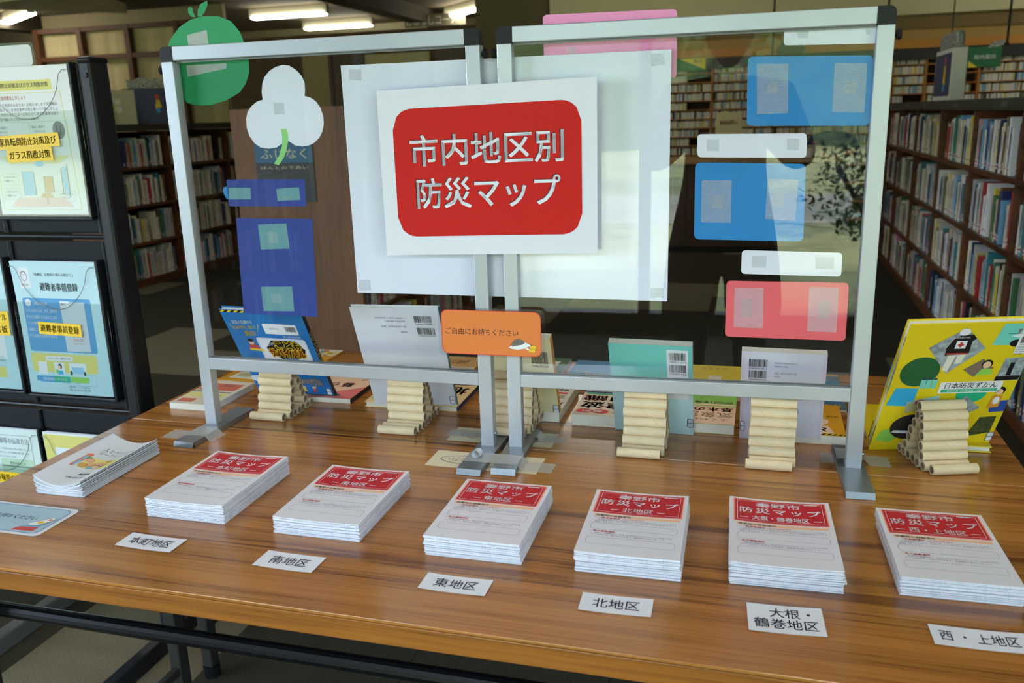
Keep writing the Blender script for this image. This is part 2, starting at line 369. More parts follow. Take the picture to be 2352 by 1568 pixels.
# ================================================================ tables
STEEL = M('dark_leg_steel', (62, 60, 56), .45, .6); BLKT = M('black_tube', (16, 16, 18), .35, .3)
def table(y0, label, near):
    t = root('folding_table', (-1.1285, y0, 0), label, 'table', None)
    B().bbox(0, 1.8, .0006, .6164, T0-.0045, T0, b=.0008).build('tabletop', TABLE, t)
    B().bbox(0, 1.8, .0004, .6166, T0-.036, T0-.0053, b=.0012).build('edge_band', EDGE, t)
    B().box(.03, 1.77, .03, .59, T0-.045, T0-.036, M('table_underside', (60, 48, 36), .8)).build('underside', None, t)
    for x in ((.10, 1.68) if near else (.055, 1.70)):
        for y in (.07, .53) if near else (.075, .54):
            b = B().bbox(x-.006, x+.022, y-.016, y+.016, .03, T0-.04, STEEL, b=.003)
            lg = b.build('leg', None, t)
            B().tube([(x+.008, y, 0), (x+.008, y, .03)], [.019, .021], 14, BLK).build('rubber_foot', None, lg)
        B().bbox(x, x+.018, .08, .53, .13, .15, STEEL, b=.003).build('leg_brace', None, t)
        B().bbox(x-.01, x+.03, .04, .57, T0-.062, T0-.045, STEEL, b=.003).build('leg_rail', None, t)
    if near:
        B().tube([(.02, .1, .553), (1.78, .1, .553)], .0130, 14, BLKT).build('shelf_rail', None, t)
        B().tube([(.02, .52, .575), (1.78, .52, .575)], .0085, 14, BLKT).build('shelf_rail', None, t)
        for x in (.035, 1.765): B().tube([(x, .1, .575), (x, .52, .575)], .007, 10, BLKT).build('shelf_rail', None, t)
        B().tube([(.125, .088, .553), (.125, .0855, .553)], .005, 12, M('screw_steel', (190, 190, 190), .3, 1)).build('screw', None, t)
    else:
        B().tube([(.04, .1, .30), (.04, .12, .22), (.10, .2, .16), (.16, .45, .15)], .008, 10, BLKT).build('fold_brace', None, t)
    return t
table(0, 'teak laminate folding table in front, holding the map stacks', True)
table(.6185, 'teak laminate folding table behind, holding the laid books', False)

# ================================================================ aluminium display frames with clear panes
def frame(ox, oy, yaw, W, label, ftl, ftr, knob):
    z0 = T0; H = 1.4765-z0; pw = .0262; d = .022
    t = root('tabletop_screen', TR(ox, oy, z0) @ RZ(yaw), label, 'screen', 'clear screens standing on the tables')
    def post(x):
        b = B().bbox(x, x+pw, 0, d, .010, H-.027, ALU, b=.0015)
        M('post_groove', (120, 124, 124), .5, .5)
        return b.build('post', None, t)
    post(0); post(W-pw)
    B().bbox(.027, W-.027, 0, d, H-.0265, H, ALU, b=.0015).build('top_rail', None, t)
    b = B().bbox(pw, W-pw, 0, d, .1325, .1575, ALU, b=.0012)
    b.box(pw, W-pw, .009, .013, .1575, .1582, MATS['post_groove']); b.build('middle_rail', None, t)
    for s, x in ((0, 0), (1, W-.0275)):
        bm = B(); r = .010
        pts = [(0, 0), (.0275, 0), (.0275, .0275), (r, .0275)]+[(r-r*math.sin(a*PI/10), .0275-r+r*math.cos(a*PI/10)) for a in range(1, 6)]
        if s: pts = [(.0275-u, v) for u, v in pts][::-1]
        c = bm.prism([(x+u, H-.0275+v) for u, v in pts], -d-.0006, .0006, BLK, UP).build('corner_cap', None, t)
        sx = x+.0275 if s else x
        dr = 1 if s else -1
        B().tube([(sx, d/2, H-.042), (sx+dr*.004, d/2, H-.042)], .004, 12, BLK).tube([(sx+dr*.003, d/2, H-.042), (sx+dr*.004, d/2, H-.042), (sx+dr*.010, d/2, H-.042), (sx+dr*.011, d/2, H-.042)], [.0065, .0085, .0085, .006], 10, BLK).build('knob', None, c)
    pane = B().box(pw-.002, W-pw+.002, .0098, .0122, .150, H-.0200, GLASS).build('clear_pane', None, t)
    B().box(pw-.001, W-pw+.001, .0090, .0130, H-.0300, H-.0264, MATS['post_groove']).build('pane_seal', None, pane)
    for (fx, y0_, y1_) in (ftl, ftr):
        wv = .046; f = B(); L = y1_-y0_
        pr = [(0, .0008), (.0015, .0008), (.006, .0095), (L, .0095), (L, .011), (.005, .011)]
        pr2 = [(u, v) for u, v in pr]
        m = TR(fx, y0_, 0) @ Matrix(((0, 0, 1, 0), (1, 0, 0, 0), (0, 1, 0, 0), (0, 0, 0, 1)))
        f.prism(pr2, 0, wv, ALUD, m)
        f.box(fx, fx+.0015, y0_+.008, y1_, .0006, .010, ALUD).box(fx+wv-.0015, fx+wv, y0_+.008, y1_, .0006, .010, ALUD)
        fo = f.build('foot_plate', None, t)
        bt = B().tube([(0, 0, 0), (.002, 0, 0), (.0035, 0, 0)], [.004, .004, .0025], 12, M('bolt', (200, 200, 205), .2, 1))
        x_ = pw if fx < W/2 else 0
    B().tube([(W, .011, .035), (W+.003, .011, .035), (W+.0045, .011, .035)], [.004, .004, .002], 12, MATS['bolt']).build('bolt', None, t)
    return t
frame(-.9215, .596, math.radians(-.6), .6475, 'left aluminium frame with clear pane, holding the white clover cutout', (.0005, -.112, .112), (.6125, -.121, .112), 1)
frame(-.2445, .5938, math.radians(1.98), .638, 'right aluminium frame with clear pane, holding the blue and coral cards', (-.008, -.112, .118), (.600, -.108, .112), 1)

# ================================================================ paper things on the panes
yl = lambda x: .6125-.0105*(x+.924); yr = lambda x: .6102+.0346*(x+.245)
AL_, AR_ = math.radians(-.6), math.radians(1.98)
def card(name, pts, side, label, cat, mat, r=.008, th=.0006, group=None, dy=0., kids=()):
    """a sheet given by its outline in world x,z; faces of kids are stuck on its camera side"""
    cx = sum(p[0] for p in pts)/len(pts); cz = sum(p[1] for p in pts)/len(pts)
    y = (yr if side == 'R' else yl)(cx)+dy
    t = root(name, TR(cx, y, cz) @ RZ(AR_ if side == 'R' else AL_) @ UP, label, cat, group)
    loc = [(a-cx, b-cz) for a, b in pts]
    ol = rquad(loc, r) if len(loc) == 4 else loc
    if len(loc) != 4 and sum(ol[i][0]*ol[(i+1) % len(ol)][1]-ol[(i+1) % len(ol)][0]*ol[i][1] for i in range(len(ol))) < 0: ol = ol[::-1]
    B().prism(ol, -th, 0, mat).build('sheet', None, t)
    for nm, q, m in kids:
        lq = [(a-cx, b-cz) for a, b in q]
        if len(lq) != 4:
            if sum(lq[i][0]*lq[(i+1) % len(lq)][1]-lq[(i+1) % len(lq)][0]*lq[i][1] for i in range(len(lq))) < 0: lq = lq[::-1]
        else: lq = lq[::-1]
        zz = .00035 if nm == 'mounting_square' else .0002
        B().prism(lq, 0.00005, zz, m).build(nm, None, t)
    return t
TAPEB = film('cloth_tape', (200, 210, 225), .30); TAPEW = film('clear_tape', (214, 216, 214), .45, .3); TAPEG = M('green_tape', (104, 156, 160), .45)
TAPEP = film('cloth_tape_pink', (240, 205, 215), .38)
SQ = film('square_film', (218, 224, 224), .22, .3); TAPEQ = film('poster_tape', (228, 230, 234), .3, .35)
BLUE = M('blue_card', (34, 138, 208), .6); NAVY = M('navy_card', (38, 62, 148), .6, noise=.04); CORAL = M('coral_card', (244, 104, 112), .6); PINK = M('pink_card', (238, 150, 196), .6)
WHT = M('white_card', (236, 238, 250), .6); POST = M('poster_white', (234, 237, 250), .6); GREEN = M('green_card', (28, 150, 92), .6)
T = 'tape_strip'; S = 'mounting_square'
card('blue_card', [(.1737, 1.4113), (.3655, 1.4049), (.3673, 1.2965), (.1758, 1.3014)], 'R', 'upper blue rounded card with two tape strips, top right of the panes', 'card', BLUE, .008, kids=[
 (T, [(.188, 1.3995), (.2373, 1.3975), (.2407, 1.3199), (.1915, 1.3196)], TAPEB), (T, [(.3085, 1.3957), (.3574, 1.3937), (.358, 1.3179), (.3091, 1.3198)], TAPEB),
 (S, [(.207, 1.3708), (.2237, 1.3695), (.2235, 1.3519), (.2066, 1.3525)], SQ), (S, [(.3262, 1.3693), (.3438, 1.3684), (.3438, 1.3473), (.3258, 1.3489)], SQ)])
card('blue_card', [(.0934, 1.243), (.2729, 1.238), (.2756, 1.1091), (.0943, 1.112)], 'R', 'lower blue rounded card, taller one under the long white strip', 'card', BLUE, .010, kids=[
 (T, [(.1049, 1.2132), (.1549, 1.2126), (.1556, 1.1404), (.1057, 1.1415)], TAPEB), (T, [(.2136, 1.2145), (.2628, 1.2121), (.2603, 1.1441), (.2117, 1.1476)], TAPEB),
 (S, [(.1235, 1.1883), (.1411, 1.1882), (.141, 1.1655), (.1231, 1.1655)], SQ), (S, [(.2242, 1.1919), (.2417, 1.191), (.24, 1.165), (.2225, 1.1672)], SQ)])
card('white_strip_card', [(.0959, 1.2899), (.2723, 1.2871), (.2731, 1.2478), (.0968, 1.2517)], 'R', 'long white rounded strip between the two blue cards', 'card', WHT, .007, kids=[
 (S, [(.1117, 1.2807), (.1318, 1.2802), (.1324, 1.2615), (.1122, 1.2619)], SQ), (S, [(.2412, 1.2795), (.261, 1.2783), (.2608, 1.2603), (.242, 1.2614)], SQ)])
card('white_strip_card', [(.1757, 1.0935), (.3393, 1.0903), (.3398, 1.0494), (.1757, 1.0524)], 'R', 'white rounded strip directly above the coral card', 'card', WHT, .007, kids=[
 (S, [(.1936, 1.0835), (.217, 1.0837), (.2172, 1.0642), (.1936, 1.0642)], SQ), (S, [(.2963, 1.083), (.327, 1.083), (.3269, 1.0622), (.2982, 1.0625)], SQ)])
card('white_strip_card', [(.2283, 1.4600), (.3694, 1.4590), (.3694, 1.4224), (.2283, 1.426)], 'R', 'white strip half hidden behind the top rail, above the upper blue card', 'card', WHT, .006, kids=[
 (S, [(.2467, 1.4482), (.2662, 1.4473), (.2659, 1.4355), (.2509, 1.4362)], SQ), (S, [(.3509, 1.4442), (.3601, 1.4437), (.3584, 1.435), (.3525, 1.4367)], SQ)])
card('coral_card', [(.1519, 1.0397), (.353, 1.0391), (.3539, .9378), (.1521, .9392)], 'R', 'coral pink rounded card with two ribbed tape strips, lowest on the right pane', 'card', CORAL, .008, kids=[
 (T, [(.1656, 1.0281), (.2147, 1.0283), (.216, .956), (.1666, .9566)], TAPEP), (T, [(.2898, 1.0315), (.3377, 1.0305), (.3382, .9523), (.2899, .9533)], TAPEP),
 (S, [(.1783, 1.0083), (.1974, 1.0076), (.1971, .9751), (.1785, .9754)], SQ), (S, [(.3065, 1.005), (.3248, 1.0057), (.3249, .975), (.3066, .975)], SQ)])
card('navy_strip_card', [(-.8158, 1.2236), (-.6419, 1.223), (-.6443, 1.1705), (-.8166, 1.1713)], 'L', 'navy blue strip card with two green tapes, under the clover', 'card', NAVY, .003, kids=[
 (T, [(-.8128, 1.2074), (-.7634, 1.2074), (-.7651, 1.1849), (-.8147, 1.1846)], TAPEG), (T, [(-.7063, 1.2047), (-.6563, 1.2078), (-.6549, 1.1834), (-.7055, 1.1813)], TAPEG),
 (S, [(-.689, 1.190), (-.674, 1.190), (-.674, 1.184), (-.689, 1.184)], SQ)])
card('blue_dot_card', [(-.805, 1.2100), (-.8211, 1.2095), (-.8245, 1.2083), (-.8266, 1.2013), (-.8252, 1.1934), (-.8207, 1.186), (-.805, 1.186)], 'L', 'small light blue rounded paper peeking out left of the navy strip', 'card', BLUE, dy=.0012)
card('navy_card', [(-.8035, 1.1479), (-.6334, 1.1469), (-.6407, .951), (-.8094, .9531)], 'L', 'large navy blue rectangle card with two green tapes, lower left pane', 'card', NAVY, .002, kids=[
 (T, [(-.7549, 1.1351), (-.6909, 1.1379), (-.6889, 1.088), (-.7537, 1.0853)], TAPEG), (T, [(-.7627, 1.0096), (-.6917, 1.0119), (-.6918, .9609), (-.7623, .9591)], TAPEG),
 (S, [(-.736, 1.120), (-.714, 1.121), (-.713, 1.099), (-.735, 1.098)], SQ), (S, [(-.742, .996), (-.718, .996), (-.718, .977), (-.742, .977)], SQ)])
CLOV = [(-.6671, 1.4337), (-.6541, 1.432), (-.6401, 1.4235), (-.63, 1.4127), (-.6247, 1.4006), (-.625, 1.3878), (-.6271, 1.3764), (-.6153, 1.3731), (-.6048, 1.3663), (-.5966, 1.3548), (-.5917, 1.3386), (-.5921, 1.324), (-.5961, 1.3111), (-.6037, 1.2998), (-.6159, 1.2902), (-.6296, 1.2852), (-.6411, 1.2841), (-.6561, 1.2864), (-.6686, 1.2946), (-.6824, 1.2916), (-.6968, 1.2835), (-.7145, 1.2813), (-.7318, 1.2841), (-.7445, 1.2928), (-.7537, 1.3064), (-.7578, 1.3216), (-.7571, 1.3382), (-.7522, 1.3513), (-.7432, 1.361), (-.7296, 1.3696), (-.7167, 1.3724), (-.7174, 1.3863), (-.7142, 1.4024), (-.7082, 1.4135), (-.6964, 1.4242), (-.6824, 1.4308)]
card('clover_cutout', CLOV, 'L', 'white paper clover cutout with a green stem on the left pane', 'paper cutout', WHT, kids=[
 ('stem', [(-.6838, 1.3173), (-.6715, 1.3181), (-.6691, 1.3079), (-.6698, 1.2963), (-.6763, 1.2764), (-.6835, 1.2632), (-.6956, 1.2499), (-.7056, 1.253), (-.6926, 1.2683), (-.685, 1.2849), (-.6823, 1.3015)], M('stem_green', (150, 218, 128), .6)),
 (S, [(-.694, 1.366), (-.672, 1.366), (-.672, 1.345), (-.694, 1.345)], SQ)])
card('mandarin_cutout', [(-.9252, 1.4725), (-.9143, 1.492), (-.8913, 1.513), (-.8651, 1.525), (-.8353, 1.5303), (-.8021, 1.5284), (-.7751, 1.5176), (-.7587, 1.4981), (-.7511, 1.4759), (-.7455, 1.4522), (-.7469, 1.4246), (-.756, 1.4051), (-.7724, 1.3881), (-.8031, 1.3746), (-.8384, 1.3668), (-.8681, 1.3669), (-.8923, 1.3718), (-.9114, 1.3987), (-.9204, 1.4318)], 'L', 'green round fruit paper cutout rising over the left frame corner', 'paper cutout', GREEN, dy=.0115, kids=[
 ('leaf', [(-.8518, 1.5297), (-.8605, 1.5302), (-.8663, 1.5368), (-.8671, 1.5446), (-.8617, 1.549), (-.8563, 1.5456), (-.8555, 1.5377)], GREEN),
 ('leaf', [(-.847, 1.5294), (-.8453, 1.5418), (-.8371, 1.5521), (-.822, 1.5574), (-.8221, 1.5497), (-.8283, 1.5392), (-.8372, 1.5304)], GREEN),
 (T, [(-.8846, 1.4426), (-.7944, 1.4432), (-.7957, 1.4332), (-.8845, 1.4214)], TAPEW), (T, [(-.875, 1.498), (-.83, 1.505), (-.83, 1.48), (-.875, 1.478)], TAPEW)])
card('pink_card', [(-.1695, 1.4947), (.0574, 1.4919), (.0587, 1.383), (-.168, 1.386)], 'R', 'pink rounded card rising above the right frame, behind the big white sheet', 'card', PINK, .008, dy=.0125, kids=[(S, [(-.13, 1.44), (-.112, 1.44), (-.112, 1.428), (-.13, 1.428)], SQ)])
# big white poster behind both frames (two flat panels cross it) and the signs in front
t = root('white_poster', TR(-.2515, .6195, 1.2145) @ UP, 'large blank white poster sheet behind the frame posts', 'poster')
def bow(x, y, z): return (x, y, z-.0025*(1-(x/.3)**2))
B().rect(-.302, .302, -.2135, .2135, 0, POST, None, 24, 10).build('sheet', None, t, warp=lambda x, y, z: (x, y, z-.002*math.sin(x*9)**2))
for q in ([(.268, .2075), (.290, .2085), (.292, .190), (.269, .188)], [(-.285, .206), (-.261, .205), (-.262, .186), (-.287, .187)], [(-.296, -.188), (-.273, -.1865), (-.273, -.2075), (-.299, -.210)], [(.272, -.1895), (.296, -.189), (.296, -.207), (.272, -.2085)]):
    B().prism(q[::-1], .0003, .0006, TAPEQ).build('tape_strip', None, t)
# A3 red sign, slightly bowed, stuck on the two middle posts
t = root('red_title_sign', TR(-.2690, .5875, 1.2352) @ UP, 'white sheet with red rounded title block, taped across the middle posts', 'sign')
sw = lambda x, y, z: (x, y+.0045*(x/.2), z+.0030*(x/.2)**2)
B().rect(-.2005, .2005, -.1488, .1488, 0, PAPER, None, 40, 2).build('sheet', None, t, warp=sw)
p = B(); ol = rr(-.1735, .1735, -.1145, .1145, .036, 8)
# red block as a strip grid so that it follows the bow
n = 40
for i in range(n):
    x0, x1 = -.1735+.347*i/n, -.1735+.347*(i+1)/n
    def hy(x):
        d = max(0, abs(x)-(.1735-.036)); return .1145-.036+math.sqrt(max(0, .036**2-d*d))
    p.add([(x0, -hy(x0), .0004), (x1, -hy(x1), .0004), (x1, hy(x1), .0004), (x0, hy(x0), .0004)], [(0, 1, 2, 3)], SIGNRED)
p.build('red_block', None, t, warp=sw)
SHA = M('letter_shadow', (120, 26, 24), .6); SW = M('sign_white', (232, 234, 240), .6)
p = B()
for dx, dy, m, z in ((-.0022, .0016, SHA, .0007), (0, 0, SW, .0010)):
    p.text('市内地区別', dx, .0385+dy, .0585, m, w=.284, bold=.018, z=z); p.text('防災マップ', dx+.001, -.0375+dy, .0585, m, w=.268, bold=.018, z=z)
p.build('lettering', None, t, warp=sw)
# orange laminated notice
t = root('orange_notice', TR(-.2705, .5835, .9388) @ RZ(.01) @ UP, 'orange laminated notice with a hedgehog drawing, stuck on the middle posts', 'sign')
B().prism(rr(-.1035, .1035, -.0465, .0465, .008), -.0006, -.0002, PLASTIC).build('laminate_film', None, t)
ORA = M('orange_print', (226, 128, 62), .5, spec=.3); ORR = M('notice_red_line', (214, 60, 50), .5)
B().prism(rr(-.0965, .0965, -.0425, .0425, .012, 6), -.0002, .0001, ORA).build('sheet', None, t)
p = B().outline(rr(-.096, .096, -.042, .042, .012, 6), .0014, .0003, ORR)
p.text('ご自由にお持ちください', -.0175, .0015, .0130, INK, w=.142, z=.0004)
HW = M('drawing_white', (236, 236, 232), .6); HG = M('drawing_grey', (120, 116, 108), .7); YEL = M('drawing_yellow', (236, 196, 40), .6)
p.poly([(.034, -.026), (.040, -.029), (.052, -.030), (.064, -.028), (.072, -.0235), (.078, -.021), (.073, -.018), (.066, -.015), (.060, -.013), (.046, -.018), (.038, -.0235)], .0004, HW)
p.poly([(.040, -.0245), (.041, -.017), (.046, -.0115), (.054, -.009), (.062, -.0115), (.066, -.0165), (.060, -.020), (.048, -.0225)], .0005, HG)
for k in range(22):
    a = k*2.399; x = .053+.010*math.cos(a)*(k/22)**.5; y = -.0165+.0055*math.sin(a)*(k/22)**.5
    p.rect(x-.0003, x+.0003, y-.0012, y+.0012, .0006, INK)
p.poly(ell(.078, -.0195, .0009, .0009, 8), .0007, INK); p.poly(ell(.0685, -.0182, .0005, .0005, 8), .0007, INK)
p.outline([(.034, -.026), (.040, -.029), (.052, -.030), (.064, -.028), (.072, -.0235), (.078, -.021), (.073, -.018), (.066, -.0145), (.060, -.0115), (.054, -.0088), (.046, -.0112), (.0405, -.018)], .0005, .0008, INK)
p.poly([(.072, -.0335), (.084, -.0345), (.088, -.0215), (.077, -.0205)], .0005, YEL); p.outline([(.072, -.0335), (.084, -.0345), (.088, -.0215), (.077, -.0205)], .0004, .0007, INK); p.rect(.075, .086, -.0275, -.0271, .0007, INK)
p.poly([(.062, -.0255), (.0735, -.031), (.075, -.029), (.066, -.0235)], .0006, HW); p.poly([(.067, -.020), (.0755, -.0245), (.0765, -.023), (.069, -.018)], .0006, HW)
p.build('print', None, t)

# ================================================================ map booklet stacks
EDGEP = M('page_edge', (222, 226, 236), .8, noise=.05, nscale=300)
def page_edge_colour():
    m = MATS['page_edge']; nt = m.node_tree; b = nt.nodes['Principled BSDF']
    tc = nt.nodes.new('ShaderNodeTexCoord'); mp = nt.nodes.new('ShaderNodeMapping'); mp.inputs['Scale'].default_value = (260, 40, 1600)
    n = nt.nodes.new('ShaderNodeTexNoise'); n.inputs['Scale'].default_value = 1; n.inputs['Detail'].default_value = 2
    cr = nt.nodes.new('ShaderNodeValToRGB'); e = cr.color_ramp.elements
    e[0].position = .30; e[0].color = srgb((150, 150, 200))+(1,); e[1].position = .42; e[1].color = srgb((222, 228, 238))+(1,)
    for pos, c in ((.62, (224, 228, 236)), (.68, (238, 196, 204)), (.74, (224, 228, 236))):
        q = e.new(pos); q.color = srgb(c)+(1,)
    nt.links.new(tc.outputs['Object'], mp.inputs[0]); nt.links.new(mp.outputs[0], n.inputs['Vector']); nt.links.new(n.outputs['Fac'], cr.inputs[0]); nt.links.new(cr.outputs[0], b.inputs['Base Color'])
page_edge_colour()
TOPP = M('map_paper', (222, 220, 226), .5, coat=.15)
def sag(a): return lambda x, y, z: (x, y, z+a*((2*x/.148)**2)*(.6+.4*(y/.21+.5)))
def booklet_mesh(a):
    """folded map: two leaves with a small gap at the open edges"""
    b = B(); W, H, t = .148, .210, .0019
    for z0, z1, ins in ((0, .0009, .0004), (.00105, t, 0)):
        nx = 8; x0, x1, y0, y1 = -W/2+ins, W/2-ins*.5, -H/2+ins, H/2
        vs = []; 
        for z in (z0, z1):
            for j in (0, 1):
                for i in range(nx+1): vs.append((x0+(x1-x0)*i/nx, (y0, y1)[j], z))
        k = nx+1; fs = []; top = []
        for i in range(nx):
            fs += [(i, i+1, 2*k+i+1, 2*k+i), (k+i+1, k+i, 3*k+i, 3*k+i+1), (k+i, k+i+1, i+1, i)]
            top.append((2*k+i, 2*k+i+1, 3*k+i+1, 3*k+i))
        fs += [(k, 0, 2*k, 3*k), (nx, k+nx, 3*k+nx, 2*k+nx)]
        b.add(vs, fs, EDGEP); b.add(vs, top, TOPP)
    me = b.build('booklet_tmp', None, None, None, warp=sag(a)); d = me.data; bpy.data.objects.remove(me); return d
GLOW1 = M('print_glow_outer', (240, 205, 196), .5); GLOW2 = M('print_glow_mid', (232, 140, 120), .5); GLOW3 = M('print_glow_inner', (214, 70, 66), .5)
STRIP = M('print_orange_strip', (240, 190, 150), .5); TEAL = M('print_teal', (24, 104, 110), .6); PRED = M('print_red', (214, 48, 58), .6); PGREY = M('print_grey', (128, 122, 150), .7)
def map_print(district):
    W, H = .148, .210; p = B(); Y = lambda t_: H/2-H*t_
    for k, (m, e) in enumerate(((GLOW1, 0), (GLOW2, .0016), (GLOW3, .0030), (RED, .0042))):
        p.rect(-W/2+.0045+e, W/2-.0045-e, Y(.405)+e, Y(.020)-e, .0001+k*.00008, m, None, 14, 1)
    for e in (.0068,): 
        x0, x1, y0, y1 = -W/2+.0045+e, W/2-.0045-e, Y(.405)+e, Y(.020)-e; l = .0006; z = .0005
        p.rect(x0, x1, y0, y0+l, z, SW, None, 14); p.rect(x0, x1, y1-l, y1, z, SW, None, 14); p.rect(x0, x0+l, y0, y1, z, SW); p.rect(x1-l, x1, y0, y1, z, SW)
    p.text('秦野市', -.002, Y(.108), .0170, SW, w=.066, bold=.022, z=.0006); p.text('防災マップ', 0, Y(.207), .0200, SW, w=.118, bold=.022, z=.0006, gap=1.25)
    p.text(district, 0, Y(.322), .0165, SW, w=min(.082, .0150*1.0*len(district)+.002), bold=.02, z=.0006)
    wd = min(.082, .0150*len(district)+.002)/2
    for s in (-1, 1): p.rect(s*(wd+.012)-.006, s*(wd+.012)+.006, Y(.331), Y(.324), .0006, SW)
    p.rect(W/2-.037, W/2-.018, Y(.068), Y(.052), .0006, SW); p.text('令和７年３月', W/2-.0275, Y(.060), .0028, INK, w=.017, z=.0007)
    p.rect(-.064, .066, Y(.452), Y(.418), .0002, STRIP, None, 12); p.text('地震時の避難場所', -.0615, Y(.436), .0066, TEAL, w=.054, al='l', bold=.02, z=.0003)
    p.text('一時避難場所', -.057, Y(.472), .0056, PRED, w=.034, al='l', bold=.02, z=.0002); p.text('（自治会避難場所）', -.020, Y(.472), .0040, PRED, w=.034, al='l', z=.0002)
    for s, t_, w_, x in (('大規模地震が発生した場合には、自治会の組やブロックごとに集合し', .497, .118, -.056), ('て安否確認を行います。防災マップ上に自分の一時避難場所を記入して', .519, .122, -.060), ('確認しましょう。', .541, .030, -.060)):
        p.text(s, x, Y(t_), .0038, PGREY, w=w_, al='l', z=.0002)
    for a, b_ in ((.562, .655), (.775, .870)): p.outline(rr(-.063, .064, Y(b_), Y(a), .005, 4), .0005, .0002, PGREY)
    p.outline(ell(-.0605, Y(.472), .0022, .0022, 10), .0003, .0002, GLOW2); p.outline(ell(-.0605, Y(.682), .0022, .0022, 10), .0003, .0002, GLOW2)
    p.text('私の避難場所', -.057, Y(.682), .0058, PRED, w=.032, al='l', bold=.02, z=.0002)
    for s, t_, w_, x in (('地震時の避難場所は、市内小中学校及びカルチャーパーク総合体育館', .712, .114, -.055), ('の２３カ所です。防災マップを見て、避難場所を確認しましょう。', .736, .108, -.059)):
        p.text(s, x, Y(t_), .0040, PGREY, w=w_, al='l', z=.0002)
    return p
STK = [(-.6894, .3047, .0041, 14, '本町地区', .0026), (-.446, .2969, .0068, 12, '南地区', .0022), (-.1854, .2824, .0041, 14, '東地区', .0004), (.0404, .2848, .0191, 14, '北地区', .0018),
       (.2524, .3012, .0318, 13, '大根・鶴巻地区', .0030), (.4708, .3185, .0333, 12, '西・上地区', .0004)]
NM = ['leftmost map stack', 'second map stack from the left', 'third map stack from the left', 'fourth map stack, below the mint book', 'fifth map stack, below the striped white book', 'rightmost map stack']
for si, (x, y, th, n, d, a) in enumerate(STK):
    rnd = random.Random(si+3); ms = [booklet_mesh(a*k/3) for k in range(4)]; hz = .0312 if n > 12 else .0272
    for i in range(n):
        top = i == n-1; k = min(3, int(4*i/n)); z = T0+.0003+i*(hz-.002)/(n-1)
        jx, jy, jr = rnd.uniform(-.0012, .0012), rnd.uniform(-.0010, .0010), rnd.uniform(-.008, .008)
        if top: jx = jy = jr = 0
        if i < n*.45: jx += .0012; jy -= .0006
        if si == 4 and i in (n//2, n//2+1): jx += .0028; jy -= .003
        mw = TR(x+jx, y+jy, z) @ RZ(th+jr)
        if top:
            t = root('map_booklet', mw, 'top booklet headed %s on the %s' % (d, NM[si]), 'booklet', 'booklets in the map stack headed '+d)
            link('booklet_body', ms[3], None, t)
            map_print(d).build('print', None, t, TR(0, 0, .00195), warp=sag(a))
        else:
            o = link('map_booklet', ms[k], None); o.matrix_world = mw
            tag(o, 'plain white booklet under the top one, %s' % NM[si], 'booklet', 'booklets in the map stack headed '+d)
# district name slips in front of the stacks
for cx, cy, w_, h_, th, lines, lb in ((-.692, .118, .102, .043, -.02, ['本町地区'], 'reading 本町地区 before the leftmost map stack'), (-.4465, .1120, .098, .046, -.02, ['南地区'], 'reading 南地区 before the second map stack'),
        (-.184, .1055, .0975, .0430, .0, ['東地区'], 'reading 東地区 before the third map stack'), (.0405, .104, .095, .0435, .03, ['北地区'], 'reading 北地区 before the fourth map stack'),
        (.2545, .118, .0935, .064, .06, ['大根・', '鶴巻地区'], 'with two lines, before the fifth map stack'), (.4785, .126, .108, .0435, .03, ['西 ・ 上地区'], 'reading 西・上地区 before the rightmost stack')):
    t = root('name_slip', TR(cx, cy, T0+.0004) @ RZ(th), 'white paper slip '+lb, 'label', 'district name slips along the front')
    cv = lambda x, y, z: (x, y, z+.0012*(2*x/.1)**2)
    B().rect(-w_/2, w_/2, -h_/2, h_/2, 0, PAPER, None, 8, 1).build('sheet', None, t, warp=cv)
    p = B(); k = len(lines)
    for i, s in enumerate(lines):
        ww_ = .0185*len(s.replace(' ', ''))
        if k == 2: p.text(s, (.006 if i == 0 else .0), .013-.025*i, .0235, NAVYINK, w=.050 if i == 0 else .078, z=.0004, bold=.007)
        else: p.text(s, 0, 0, .0235, NAVYINK, w={4: .076, 3: .062}.get(len(s), .088), z=.0004, bold=.007)
    p.build('lettering', None, t, warp=cv)
